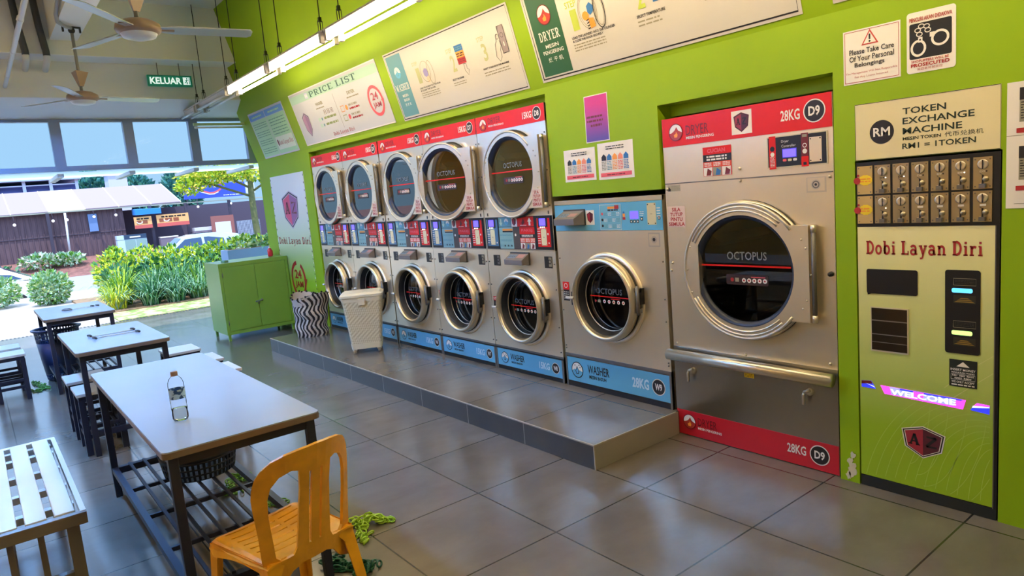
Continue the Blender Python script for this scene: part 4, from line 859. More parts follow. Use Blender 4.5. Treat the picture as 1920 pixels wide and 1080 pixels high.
def dry_draw(b, W_, H):
    border(b, W_, H, .02, .009, INK); b.rect(.04, .035, .335, .605, DGREEN, 1)
    flame_logo(b, .195, .445, .068); b.slabtext('DRYER', (.09, .275, .30, .338), WHITE, 2, .15); b.text('MESIN', (.13, .222, .265, .248), WHITE, 2, .02); b.text('PENGERING', (.09, .182, .30, .208), WHITE, 2, .02); b.text('烘 干 机', (.125, .125, .275, .158), WHITE, 2, .01)
    for a, n in ((.41, '1'), (.98, '2'), (1.5, '3')):
        b.text('STEP', (a, .425, a+.105, .468), LIMEP, 2, .015); b.text(n, (a+.03, .275, a+.09, .41), LIMEP, 2, .025)
    b.ring(.60, .37, .082, .004, GREYINK, 2, .11); b.ring(.60, .37, .07, .003, GREYINK, 2, .095); b.ring(.70, .35, .045, .006, INK, 3, .105); b.ring(.70, .35, .036, .003, GREYINK, 3, .09)
    b.poly([(.60, .40), (.63, .42), (.66, .39), (.65, .36), (.62, .34), (.6, .36)], BLUEINK, 3); b.circ(.575, .345, .03, ORANGE, 3.4, 9); b.poly([(.59, .33), (.64, .32), (.645, .265), (.60, .26)], ORANGE, 3.4)
    for i in range(4): b.line([(.575, .26+.018*i), (.598, .266+.018*i)], .006, INK, 4)
    b.text('LOAD THE LAUNDRY INTO THE CYLINDER', (.405, .226, .80, .242), INK, 2, .02); b.text('& CLOSE THE DOOR SECURELY', (.405, .204, .69, .219), INK, 2, .02); b.greek(.405, .14, .70, .195, 3, GREYINK, 2, .4, 1)
    b.text('SELECT TEMPERATURE', (.985, .226, 1.205, .244), INK, 2, .02); b.greek(.985, .17, 1.17, .215, 2, GREYINK, 2, .4, 2); b.rect(1.13, .29, 1.25, .34, BLUEINK, 2); b.rect(1.13, .34, 1.25, .39, ORANGE, 2); b.rect(1.13, .39, 1.25, .44, REDINK, 2)
    b.text('INSERT TOKEN', (1.48, .23, 1.66, .245), INK, 2, .02); b.greek(1.48, .2, 1.66, .22, 1, GREYINK, 2, .4, 3); b.rect(1.7, .3, 1.77, .46, GREYINK, 2)
tsign('dryer_sign', 'long white sign with DRYER on a dark green panel and flame mark', 'sign', -3.95, .032, 2.02, .64, SIGNW, dry_draw)
tsign('framed_sign', 'white sign with black border, only its corner showing at the top right edge', 'sign', -1.77, .04, 1.5, .64, SIGNW, lambda b, w, h: (border(b, w, h, .02, .009, INK), b.greek(.3, .2, 1.2, .4, 4, GREYINK, 2, .4, 3)))
PLBG = mat('price_list_white', (194, 194, 196), .35)
def price_draw(b, W_, H):
    PG = mat('pale_green_band', (170, 204, 180), .4); b.rect(.012, .505, W_-.012, .595, PG, 1)
    b.slabtext('PRICE LIST', (.6, .52, 1.8, .582), mat('price_green', (52, 96, 84), .5), 2, .13); b.rect(.46, .52, .55, .585, mat('pale_lilac', (196, 194, 220), .4), 2); b.rect(.475, .535, .50, .57, WHITE, 3); b.rect(.51, .535, .535, .57, WHITE, 3)
    shield(b, .26, .24, .2, .3, 2, mat('lilac_rim', (190, 176, 196), .4), False, mat('lilac_left', (172, 126, 152), .4), mat('lilac_right', (150, 110, 140), .4))
    b.text('WASHER', (.66, .405, .86, .44), GREYINK, 2, .04); b.greek(.64, .365, .86, .385, 1, GREYINK, 2, .6, 1)
    for i in range(3): b.rect(.80+.09*i, .29, .865+.09*i, .34, mat('mid_grey', (150, 140, 142), .5), 2); b.ring(.832+.09*i, .315, .018, .005, WHITE, 3)
    for r in range(2):
        z = .23-.07*r; b.rect(.60, z, .66, z+.04, mat('pale_teal', (176, 204, 186), .4), 2); b.circ(.70, z+.02, .018, TEAL, 2, 10); b.greek(.76, z+.005, 1.08, z+.04, 1, mat('olive_ink', (140, 150, 90), .5), 2, .7, 5+r)
    b.line([(1.165, .09), (1.165, .47)], .007, mat('mid_grey', (150, 140, 142), .5), 2)
    b.text('DRYER', (1.50, .405, 1.68, .44), GREYINK, 2, .04); b.greek(1.46, .365, 1.74, .385, 1, GREYINK, 2, .6, 2)
    for r in range(2):
        z = .255-.1*r; b.line([(1.24, z), (1.32, z), (1.32, z+.06), (1.24, z+.06), (1.24, z)], .008, ORANGE if not r else mat('olive_ink', (140, 150, 90), .5), 2); b.circ(1.38, z+.03, .028, (ORANGE, PINK)[r], 2, 12); b.text('RM 20 MIN', (1.44, z+.035, 1.64, z+.06), GREYINK, 2, .02); b.greek(1.44, z-.005, 1.68, z+.022, 1, REDINK, 2, .7, 8+r)
    b.arc(2.045, .255, .135, 75, -290, .032, PINK, 2, .14); b.poly([(2.15, .25), (2.21, .26), (2.185, .21)], PINK, 3)
    b.text('24', (1.98, .265, 2.11, .34), mat('dark_pink', (180, 70, 84), .5), 3, .02); b.text('JAM', (1.965, .175, 2.13, .24), mat('dark_pink', (180, 70, 84), .5), 3, .02)
    b.slabtext('Dobi Layan Diri', (.85, .035, 1.39, .075), REDINK, 2, .13); border(b, W_, H, .006, .012, WHITE, .6)
tsign('price_list_sign', 'wide pale price list board with green title band and 24 JAM ring', 'sign', -8.46, .035, 2.275, .63, PLBG, price_draw)
def guide_draw(b, W_, H):
    BL = mat('guide_blue', (92, 150, 214), .4); PB = mat('guide_pale_green', (168, 214, 168), .45)
    b.rect(.02, .53, .615, .615, BL, 1); b.rect(.63, .53, W_-.02, .615, BL, 1); b.greek(.12, .555, .5, .59, 1, PB, 2, .6, 1); b.greek(.75, .555, 1.15, .59, 1, PB, 2, .6, 2)
    b.rect(.02, .02, .615, .525, PB, 1); b.rect(.63, .02, W_-.02, .525, PB, 1); TI = mat('guide_ink', (96, 150, 120), .5)
    for i in range(4): b.greek(.06, .40-.115*i, .57, .49-.115*i, 3, TI, 2, .3, 10+i)
    for i in range(2): b.greek(.68, .38-.12*i, 1.22, .49-.12*i, 3, TI, 2, .3, 20+i)
    b.rect(.66, .07, W_-.04, .24, mat('guide_white', (216, 226, 208), .4), 2); shield(b, .71, .16, .05, .1, 3, DKRED, False); b.slabtext('Dobi Layan Diri', (.75, .13, 1.23, .185), REDINK, 3, .13)
tsign('washing_guide_poster', 'blue and green washing guide poster on the leaning wall nearest the window', 'poster', -10.03, .012, 1.295, .64, PLBG, guide_draw)
# ------------------------------------------------------------------ posters on the upright wall
def wsign(name, label, cat, x, z, W_, H, base, draw, group=None):
    b = Board(); 
    if base: b.slab(0, 0, W_, H, .0015, base)
    draw(b, W_, H); return tag(b.build(name, None, (x, WY-.0025, z)), label, cat, group)
def pillar_draw(b, W_, H):
    b.slab(0, 0, W_, H, .002, vgrad('printed_fade_lime_to_white', (150, 192, 40), (226, 228, 224), .25, 1.35))
    for k in range(34):
        for x in (.0, W_-.035): b.rect(x+.008, .05*k+.01, x+.026, .05*k+.034, INK if k % 2 else WHITE, 1)
    shield(b, .655, 1.235, .60, .52, 1, mat('lilac_rim', (190, 176, 196), .4), False, mat('poster_pink', (216, 60, 104), .4), mat('poster_purple', (150, 80, 140), .4)); b.slabtext('A', (.46, 1.18, .62, 1.34), DKRED, 4, .18); b.line([(.7, 1.33), (.85, 1.33), (.7, 1.19), (.86, 1.19)], .03, DKRED, 4)
    b.slabtext('Dobi Layan Diri', (.06, .765, 1.2, .86), REDINK, 2, .14)
    b.arc(.62, .27, .235, 60, -265, .055, REDINK, 2); b.poly([(.82, .28), (.93, .29), (.87, .19)], REDINK, 3); b.text('24', (.5, .285, .74, .41), REDINK, 3, .03); b.text('JAM', (.48, .14, .77, .25), REDINK, 3, .03)
wsign('shop_poster', 'tall poster with red shield and 24 JAM ring on the green pillar', 'poster', -9.985, .46, 1.235, 1.715, None, pillar_draw)
def care_draw(b, W_, H):
    border(b, W_, H, .008, .003, REDINK); c = W_/2
    b.poly([(c-.045, .175), (c+.035, .175), (c-.005, .245)], mat('sign_red', (200, 70, 60), .4), 1); b.poly([(c-.035, .181), (c+.025, .181), (c-.005, .233)], WHITE, 2); b.rect(c-.009, .197, c-.001, .222, INK, 3); b.circ(c-.005, .189, .005, INK, 3, 8)
    b.text('Please Take Care', (.03, .138, .238, .163), INK, 2, .012); b.text('Of Your Personal', (.03, .105, .238, .131), INK, 2, .012); b.text('Belongings', (.055, .072, .195, .098), INK, 2, .012)
    b.text('The Management Will Not Responsible', (.012, .044, .252, .056), REDINK, 2, .0); b.text('For Any Losses Incurred', (.055, .024, .21, .036), REDINK, 2, .0)
wsign('care_notice', 'square notice asking people to take care of personal belongings', 'sign', -1.731, 2.068, .266, .254, WHITE, care_draw)
def cuff_draw(b, W_, H):
    b.rrect(0, 0, W_, H, .014, WHITE, 0); b.rrect(.012, .062, W_-.016, .218, .008, BLACK, 1)
    b.text('PENCURI AKAN DIDAKWA', (.012, .226, .188, .244), REDINK, 2, .02); b.text('SHOPLIFTERS WILL BE', (.02, .046, .175, .057), REDINK, 2, .02); b.text('PROSECUTED', (.018, .026, .178, .042), REDINK, 2, .03); b.text('偷窃者将被提控', (.045, .01, .15, .022), REDINK, 2, .0)
    b.ring(.05, .108, .028, .010, WHITE, 2, .032); b.ring(.14, .138, .032, .010, WHITE, 2, .03); b.rect(.05, .132, .068, .155, WHITE, 3); b.rect(.098, .148, .118, .168, WHITE, 3); b.rect(.055, .14, .062, .147, BLACK, 4)
    for a, z, t in ((.055, .168, .3), (.048, .186, 1), (.063, .202, .5), (.085, .198, -.4), (.09, .18, -.9)): b.arc(a, z, .012, 0, 360, .004, WHITE, 3, .009, 14)
wsign('theft_notice', 'rounded warning sign with white handcuffs on a black square', 'sign', -1.438, 2.07, .202, .268, None, cuff_draw)
def purple_draw(b, W_, H):
    b.rect(.006, .006, W_-.006, H-.006, vgrad('printed_fade_purple_to_magenta', (92, 70, 150), (206, 30, 110), .02, .26), .7)
    for i, w in enumerate((.16, .155)): b.greek(.02, .165-.028*i, .02+w, .18-.028*i, 1, DKRED, 2, .9, i)
    b.greek(.055, .105, .16, .122, 1, DKRED, 2, .9, 4)
wsign('purple_poster', 'narrow magenta and purple poster above the two small notices', 'poster', -3.556, 1.98, .224, .318, PAPER, purple_draw)
def steps_draw(b, W_, H):
    b.greek(.08, H-.05, W_-.08, H-.02, 2, INK, 2, .4, 1)
    for i, c in enumerate((INK, BLUEINK, ORANGE, mat('salmon_print', (236, 140, 110), .5), BLUEINK)):
        x = .035+i*(W_-.07)/5; w = (W_-.07)/5*.85; b.rect(x, H*.52, x+w, H*.62, c, 1); b.poly([(x, H*.62), (x+w*.5, H*.7), (x+w, H*.62)], c, 1); b.greek(x, H*.25, x+w, H*.5, 6, (GREYINK, TEAL, ORANGE, PINK, BLUEINK)[i], 2, .5, i)
    b.rect(.02, .018, W_-.02, .045, PINK, 1); b.greek(.08, .024, W_-.08, .038, 1, DKRED, 2, .5, 2)
wsign('printed_notice', 'slightly smaller white notice with coloured columns, left of two', 'notice', -3.80, 1.722, .318, .228, PAPER, steps_draw, 'pair of step notices')
wsign('printed_notice', 'larger white notice with coloured columns, right of two beside the big dryer', 'notice', -3.455, 1.717, .325, .248, PAPER, steps_draw, 'pair of step notices')
def tok_draw(b, W_, H):
    border(b, W_, H, .0015, .0025, INK)
    b.circ(.127, .128, .056, INK, 1, 36); b.text('RM', (.088, .108, .166, .150), WHITE, 2, .02)
    b.text('TOKEN', (.222, .196, .406, .226), GINK, 1, .017); b.text('EXCHANGE', (.222, .151, .518, .181), GINK, 1, .017); b.text('MACHINE', (.222, .105, .47, .135), GINK, 1, .017)
    b.text('MESIN TOKEN', (.222, .077, .385, .092), GINK, 1, .02); b.text('代币兑换机', (.40, .074, .552, .096), GINK, 1, .0); b.text('RM1 = 1TOKEN', (.22, .037, .524, .063), GINK, 1, .017)
wsign('token_sign', 'cream sign reading TOKEN EXCHANGE MACHINE above the coin slots', 'sign', -1.68, 1.696, .616, .272, mat('cream_sign', (222, 208, 160), .4), tok_draw)
def inst_draw(b, W_, H):
    for z in (.36, .12):
        b.rect(.045, z, .11, z+.13, GREYINK, 1); b.rect(.045, z+.09, .11, z+.14, INK, 2); b.circ(.078, z+.138, .012, WHITE, 3, 12); b.greek(.05, z+.01, .105, z+.085, 7, INK, 2, .4, int(z*10)); b.rect(.12, z, .19, z+.13, mat('pale_teal', (176, 204, 186), .4), 1); b.greek(.125, z+.02, .185, z+.11, 7, INK, 2, .4, 3); b.rect(.035, z-.045, .28, z-.025, REDINK, 1)
    b.line([(.03, .02), (.28, .02)], .002, GREYINK, 1); b.line([(.0, .305), (.3, .305)], .003, GREYINK, .5)
wsign('instruction_sheet', 'pale instruction sheet with red bars at the right edge, beside the token sign', 'notice', -1.043, 1.44, .3, .525, PAPER, inst_draw)
# ------------------------------------------------------------------ tables, stools, bench
STOOLTOP = mat('pale_seat_board', (206, 202, 196), .35, noise=.05, nscale=4)
def make_table(name, label, x0, x1, y0, y1, shelf=True, bars=3, group='white topped canteen tables'):
    t = thing(name, label, 'table', ((x0+x1)/2, (y0+y1)/2, 0), 0, group); a, b_ = (x1-x0)/2, (y1-y0)/2
    g = G()
    pts = []
    for cx, cy, t0 in ((a-.03, -b_+.03, -90), (a-.03, b_-.03, 0), (-a+.03, b_-.03, 90), (-a+.03, -b_+.03, 180)):
        for k in range(5):
            q = math.radians(t0+22.5*k); pts.append((cx+.03*math.cos(q), cy+.03*math.sin(q)))
    g.prism(pts, .775, .8, LAMI); 
    g.prism([(x*1.002, y*1.004) for x, y in pts], .77, .795, BROWNEDGE); g.build('tabletop', t)
    for sx_ in (-1, 1):
        for sy_ in (-1, 1):
            g = G(); cx, cy = sx_*(a-.045), sy_*(b_-.04); g.box(cx-.019, cx+.019, cy-.019, cy+.019, 0, .77, NAVY); g.build('leg', t, bevel=.003)
    g = G()
    for s in (-1, 1): g.box(-a+.06, a-.06, s*(b_-.045)-.015, s*(b_-.045)+.015, .725, .77, NAVY); g.box(s*(a-.05)-.015, s*(a-.05)+.015, -b_+.06, b_-.06, .725, .77, NAVY)
    g.build('apron', t)
    if shelf:
        g = G(); z = .19
        for s in (-1, 1): g.box(s*(a-.05)-.02, s*(a-.05)+.02, -b_+.06, b_-.06, z-.04, z, NAVY); g.box(-a+.06, a-.06, s*(b_-.04)-.016, s*(b_-.04)+.016, z-.03, z+.005, NAVY)
        g.build('shelf_frame', t)
        n = 6
        for i in range(n):
            g = G(); y = -b_+.045+(2*b_-.09)*(i+1)/(n+1); g.box(-a+.05, a-.05, y-.008, y+.008, z, z+.012, NAVY); g.build('shelf_slat', t)
        for i in range(bars):
            g = G(); x = -a+.05+(2*a-.1)*(i+1)/(bars+1); g.box(x-.009, x+.009, -b_+.05, b_-.05, z-.022, z-.001, NAVY); g.build('shelf_crossbar', t)
    return t
make_table('canteen_table', 'long white table in front with a bottle on top and a slatted shelf', -4.95, -2.925, .465, 1.115)
make_table('canteen_table', 'white table in the middle with cords lying across it', -7.2, -5.865, .485, 1.12, True, 1)
make_table('canteen_table', 'white table farthest back, next to the tall navy basket', -9.8, -8.47, .48, 1.13, True, 1)
def make_stool(label, x, y, group='dark stools with pale seats'):
    t = thing('stool', label, 'stool', (x, y, 0), 0, group); a, b_ = .185, .15
    g = G(); g.box(-a, a, -b_, b_, .455, .48, STOOLTOP); g.build('seat', t, bevel=.004)
    g = G(); g.box(-a+.012, a-.012, -b_+.012, b_-.012, .42, .456, NAVY); g.build('seat_frame', t)
    for sx_ in (-1, 1):
        for sy_ in (-1, 1): g = G(); cx, cy = sx_*(a-.03), sy_*(b_-.03); g.box(cx-.021, cx+.021, cy-.021, cy+.021, 0, .43, NAVY); g.build('leg', t)
    for z in (.14, .21):
        for s in (-1, 1):
            g = G(); g.box(-a+.05, a-.05, s*(b_-.03)-.012, s*(b_-.03)+.012, z-.014, z+.014, NAVY); g.build('stretcher', t)
            g = G(); g.box(s*(a-.03)-.012, s*(a-.03)+.012, -b_+.05, b_-.05, z-.014, z+.014, NAVY); g.build('stretcher', t)
    return t
make_stool('pale seated stool left of the middle table, the farther of the two there', -6.68, .59)
make_stool('pale seated stool left of the middle table, the nearer of the two there', -6.14, .60)
make_stool('dark stool at the left edge of the picture, the nearer of two in line', -8.78, .135)
make_stool('dark stool at the left edge of the picture, the farther of two in line', -9.32, .12)
make_stool('stool on the machine side of the middle table, farther of the pair', -6.42, 1.44)
make_stool('stool on the machine side of the middle table, nearer of the pair', -5.86, 1.42)
make_stool('stool on the machine side of the farthest table', -7.1, 1.42)
BENCHW = mat('glossy_white_slat', (226, 224, 218), .12, noise=.02, nscale=3); BENCHF = mat('taupe_metal', (126, 112, 92), .4)
t = thing('slatted_bench', 'glossy white slatted bench at the lower left corner', 'bench', (-4.18, -.12, 0)); a = .70; y0, y1 = -.36, .345
g = G(); g.box(-a, a, y1-.022, y1, .44, .48, BENCHW); g.build('side_rail', t); g = G(); g.box(-a, a, y0, y0+.022, .44, .48, BENCHW); g.build('side_rail', t)
for s in (-1, 1): g = G(); g.box(s*(a)-.02, s*(a)+.02, y0, y1, .425, .478, BENCHF if s > 0 else BENCHW); g.build('end_rail', t, bevel=.003)
for i in range(6):
    y = y1-.022-.016-.039-.105*i; w = .039
    g = G(); g.box(-a+.02, a-.02, max(y-w, y0+.024), y+w, .468, .484, BENCHW); g.build('slat', t, bevel=.004)
for x in (-.62, -.45, -.12, .2, .5): g = G(); g.box(x-.02, x+.02, y0+.03, y1-.03, .43, .462, BENCHW); g.build('cross_batten', t)
for sx_ in (-1, 1):
    for yy in (y1-.055, y0+.055): g = G(); g.box(sx_*(a-.06)-.024, sx_*(a-.06)+.024, yy-.024, yy+.024, 0, .43, BENCHF); g.build('leg', t)
    g = G(); g.box(sx_*(a-.06)-.018, sx_*(a-.06)+.018, y0+.06, y1-.06, .17, .2, BENCHF); g.build('stretcher', t)
    for yy in (-.2, -.07, .06, .17): g = G(); g.box(sx_*(a-.06)-.01, sx_*(a-.06)+.01, yy-.012, yy+.012, .2, .43, BENCHF); g.build('end_bar', t)
g = G(); g.tube([(-a+.06, .06, .19), (a-.06, .06, .19)], .014, BENCHF, 8); g.build('long_stretcher', t)
# ------------------------------------------------------------------ yellow plastic chair
CHY = mat('worn_yellow_plastic', (236, 164, 34), .32, noise=.12, nscale=14)
def fill2d(loops):
    cu = bpy.data.curves.new('outline', 'CURVE'); cu.dimensions = '2D'; cu.fill_mode = 'BOTH'
    for L in loops:
        sp = cu.splines.new('POLY'); sp.points.add(len(L)-1); sp.use_cyclic_u = True
        for i, (x, y) in enumerate(L): sp.points[i].co = (x, y, 0, 1)
    o = bpy.data.objects.new('outline', cu); COL.objects.link(o)
    me = o.evaluated_get(bpy.context.evaluated_depsgraph_get()).to_mesh()
    import bmesh
    bm = bmesh.new(); bm.from_mesh(me); bpy.data.objects.remove(o); bpy.data.curves.remove(cu); return bm
def bent_sheet(loops, cuts, fn, thick, name, parent, m, bev=0):
    import bmesh
    bm = fill2d(loops)
    bmesh.ops.remove_doubles(bm, verts=bm.verts[:], dist=1e-5)
    for axis, vals in cuts:
        for v in vals:
            no = (1, 0, 0) if axis == 'x' else (0, 1, 0); co = (v, 0, 0) if axis == 'x' else (0, v, 0)
            bmesh.ops.bisect_plane(bm, geom=bm.verts[:]+bm.edges[:]+bm.faces[:], plane_co=co, plane_no=no, dist=1e-5)
    for v in bm.verts: v.co = Vector(fn(v.co.x, v.co.y))
    bmesh.ops.recalc_face_normals(bm, faces=bm.faces[:])
    me = bpy.data.meshes.new(name); bm.to_mesh(me); bm.free(); me.materials.append(m)
    for p in me.polygons: p.use_smooth = False
    o = bpy.data.objects.new(name, me); COL.objects.link(o); o.parent = parent
    s = o.modifiers.new('solid', 'SOLIDIFY'); s.thickness = thick; s.offset = 0
    if bev: b = o.modifiers.new('bevel', 'BEVEL'); b.width = bev; b.segments = 2; b.limit_method = 'ANGLE'; b.angle_limit = math.radians(50)
    return o
ch = thing('plastic_chair', 'worn yellow plastic chair pulled up to the end of the front table', 'chair', (-2.66, .80, 0), math.radians(90+13))
def rr(x0, y0, x1, y1, r, n=8):
    pts = []
    for cx, cy, t0 in ((x1-r, y0+r, -90), (x1-r, y1-r, 0), (x0+r, y1-r, 90), (x0+r, y0+r, 180)):
        for k in range(n+1):
            q = math.radians(t0+90*k/n); pts.append((cx+r*math.cos(q), cy+r*math.sin(q)))
    return pts
# seat: local x across, y forward; rear at y = -.2
seat_out = [(-.19, -.2), (.19, -.2), (.205, 0), (.215, .14), (.205, .19), (.17, .215), (.09, .235), (0, .24), (-.09, .235), (-.17, .215), (-.205, .19), (-.215, .14), (-.205, 0)]
slots = []
for i, y in enumerate((.16, .115, .07, .025, -.02, -.065, -.11)):
    for x0, x1 in ((-.15, -.055), (-.04, .04), (.055, .15)): slots.append([(x0, y), (x1, y), (x1, y+.009), (x0, y+.009)])
def seat_fn(x, y):
    z = .45-.012*max(0, -y/.2)-.018*(1-min(1, (x/.2)**2))*(1-min(1, (y/.24)**2))-(.06*max(0, (y-.17)/.07)**2 if y > .17 else 0)-(.05*max(0, (abs(x)-.17)/.045)**2 if abs(x) > .17 else 0)
    return (x, y, z)
bent_sheet([seat_out]+slots, [('x', [-.2, -.185, -.17, -.1, -.03, .03, .1, .17, .185, .2]), ('y', [-.15, -.05, .05, .17, .19, .205, .22])], seat_fn, .008, 'seat', ch, CHY, .002)
# back: outline in (x, height), with two side openings and two slits in the centre panel
back_out = [(-.185, .30), (-.19, .44), (-.195, .55), (-.205, .66), (-0.207, 0.700), (-0.204, 0.740), (-0.195, 0.775), (-0.178, 0.806), (-0.152, 0.832), (-0.115, 0.850), (-0.065, 0.861), (0, .866), (0.065, 0.861), (0.115, 0.850), (0.152, 0.832), (0.178, 0.806), (0.195, 0.775), (0.204, 0.740), (0.207, 0.700), (.205, .66), (.195, .55), (.19, .44), (.185, .30), (.13, .33), (.09, .38), (.05, .40), (-.05, .40), (-.09, .38), (-.13, .33)]
def openside(s): return [(s*x, y) for x, y in [(.072, .47), (.085, .445), (.125, .435), (.146, .455), (.153, .53), (.162, .62), (.163, .69), (.153, .735), (.128, .77), (.09, .787), (.066, .78), (.062, .70), (.066, .6)]]
slit = lambda x: [(x-.0045, .47), (x+.0045, .47), (x+.0055, .765), (x-.0055, .765)]
def back_fn(x, h):
    t_ = (h-.40)/.46; y = -.205-.085*max(-.3, t_)-.02*max(0, t_)**2+(.05+.05*max(0, t_))*(x/.2)**2
    sp = 1+.0*t_
    return (x*sp, y, h)
bent_sheet([back_out, openside(1), openside(-1), slit(-.022), slit(.022)], [('x', [-.19, -.17, -.15, -.13, -.11, -.09, -.07, -.04, 0, .04, .07, .09, .11, .13, .15, .17, .19]), ('y', [.36, .44, .52, .6, .68, .76, .82])], back_fn, .012, 'backrest', ch, CHY, .003)
def chair_leg(p, front):
    top, bot = p; g = G(); wt, wb = (.05, .036)
    T_, B_ = Vector(top), Vector(bot); sx_ = 1 if T_.x > 0 else -1; sy_ = 1 if front else -1
    for (u, v_) in (((0, 0), (1, 0)), ((0, 0), (0, 1))):
        pass
    # L-shaped section, widest at the seat, tapering to the foot
    def sec(c, w): return [(c.x, c.y, c.z), (c.x-sx_*w, c.y, c.z), (c.x-sx_*w, c.y-sy_*.006, c.z), (c.x-sx_*.006, c.y-sy_*.006, c.z), (c.x-sx_*.006, c.y-sy_*w, c.z), (c.x, c.y-sy_*w, c.z)]
    a = sec(B_, wb); b = sec(B_.lerp(T_, .55), (wb+wt)/2); c = sec(T_.lerp(B_, .12), wt); d = sec(T_, wt*1.7)
    V = a+b+c+d; F = [tuple(range(6))]
    for k in range(3):
        for i in range(6): j = (i+1) % 6; F.append((k*6+i, k*6+j, k*6+6+j, k*6+6+i))
    g.add(V, F, CHY); g.build('leg', ch)
for s in (-1, 1):
    chair_leg(((s*.205, .185, .44), (s*.225, .235, 0)), True); chair_leg(((s*.19, -.19, .44), (s*.215, -.275, 0)), False)
g = G()
for s in (-1, 1): g.add([(s*.205, .17, .445), (s*.19, -.19, .44), (s*.19, -.19, .40), (s*.20, -.05, .415), (s*.208, .1, .41), (s*.208, .17, .38), (s*.20, .17, .445), (s*.184, -.19, .44), (s*.184, -.19, .40), (s*.194, -.05, .415), (s*.202, .1, .41), (s*.202, .17, .38)], [(0, 1, 2, 3, 4, 5), (6, 7, 8, 9, 10, 11), (5, 4, 10, 11), (4, 3, 9, 10), (3, 2, 8, 9)], CHY)
g.add([(-.17, .22, .43), (.17, .22, .43), (.19, .215, .375), (.1, .232, .40), (-.1, .232, .40), (-.19, .215, .375)], [(0, 1, 2, 3, 4, 5)], CHY)
g.build('seat_skirt', ch)
# ------------------------------------------------------------------ things on and around the tables
PET = glass_mat('clear_plastic', (.97, .98, .99), 1.07); WATER = glass_mat('water', (.84, .8, .72), 1.16)
bt = thing('water_bottle', 'clear plastic water bottle with brown cap and blue label, a little water left', 'bottle', (-3.35, .632, .8005))
g = G(); g.lathe([(.001, .004), (.02, .001), (.029, .004), (.033, .014), (.034, .03), (.0325, .045), (.034, .06), (.0325, .075), (.034, .09), (.034, .13), (.0338, .165), (.0325, .178), (.026, .194), (.016, .205), (.0135, .208), (.0125, .215)], (0, 0, 0), PET, 'z', 24); g.build('bottle_body', bt)
g = G(); g.lathe([(.001, .006), (.028, .006), (.0315, .014), (.032, .03), (.031, .045), (.032, .058), (.001, .058)], (0, 0, 0), WATER, 'z', 24); g.build('water', bt)
g = G(); g.lathe([(.0145, .208), (.015, .21), (.015, .226), (.0135, .228), (.001, .228)], (0, 0, 0), mat('brown_cap', (150, 116, 92), .4), 'z', 20); g.build('cap', bt)
g = G(); LBL = two_tone('bottle_label_print', (40, 74, 120), (176, 206, 226), 55, .4, lo=.46, hi=.52)
g.lathe([(.0343, .105), (.0345, .148)], (0, 0, 0), LBL, 'z', 24); g.build('label', bt)
def make_basket(name, label, cat, loc, r0, r1, h, m, lat_lo, lat_hi, handles=True):
    t = thing(name, label, cat, loc); g = G(); N = 40
    def rad(z): return r0+(r1-r0)*(z/h)**.8
    g.lathe([(.001, .004), (r0*.96, .004), (r0, .012)], (0, 0, 0), m, 'z', N); g.lathe([(.001, .010), (r0*.96, .010)], (0, 0, 0), m, 'z', N)
    def band(z0, z1):
        g.lathe([(rad(z0), z0), (rad((z0+z1)/2), (z0+z1)/2), (rad(z1), z1), (rad(z1)-.006, z1), (rad(z0)-.006, z0)], (0, 0, 0), m, 'z', N, close=True)
    def bars(z0, z1, n, w=.35):
        for k in range(n):
            a = 2*PI*k/n; b = a+2*PI/n*w
            P = []
            for z in (z0, z1):
                for q in (a, b):
                    P.append((rad(z)*math.cos(q), rad(z)*math.sin(q), z))
            for z in (z0, z1):
                for q in (a, b): P.append(((rad(z)-.006)*math.cos(q), (rad(z)-.006)*math.sin(q), z))
            g.add(P, [(0, 1, 3, 2), (4, 6, 7, 5), (0, 2, 6, 4), (1, 5, 7, 3)], m)
    z = .012
    for i in range(lat_lo): bars(z, z+.026, 44, .5); band(z+.026, z+.036); z += .036
    zt = h-.02-lat_hi*.045
    band(z, zt); z = zt
    for i in range(lat_hi): bars(z, z+.033, 44, .5); band(z+.033, z+.045); z += .045
    g.build('basket_body', t)
    q = G(); q.lathe([(rad(h)-.008, h-.03), (rad(h), h-.03), (rad(h)+.022, h-.018), (rad(h)+.024, h-.004), (rad(h)+.012, h), (rad(h)-.008, h-.002)], (0, 0, 0), m, 'z', N, close=True); q.build('rim', t)
    if handles:
        for a in (.2, .2+PI):
            q = G(); c = rad(h)+.02; q.tube([(c*math.cos(a-.35), c*math.sin(a-.35), h-.02), ((c+.04)*math.cos(a-.2), (c+.04)*math.sin(a-.2), h-.08), ((c+.04)*math.cos(a+.2), (c+.04)*math.sin(a+.2), h-.08), (c*math.cos(a+.35), c*math.sin(a+.35), h-.02)], .011, m, 8); q.build('handle', t)
    return t
NVB = mat('navy_basket_plastic', (34, 52, 92), .4); BKB = mat('black_basket_plastic', (22, 26, 38), .4)
make_basket('laundry_basket', 'tall navy perforated laundry basket under the farthest table', 'basket', (-9.45, .64, 0), .16, .225, .60, NVB, 2, 3)
make_basket('laundry_basket', 'black perforated basket on the lower shelf of the front table', 'basket', (-4.33, .88, .203), .19, .235, .30, BKB, 3, 3, False)
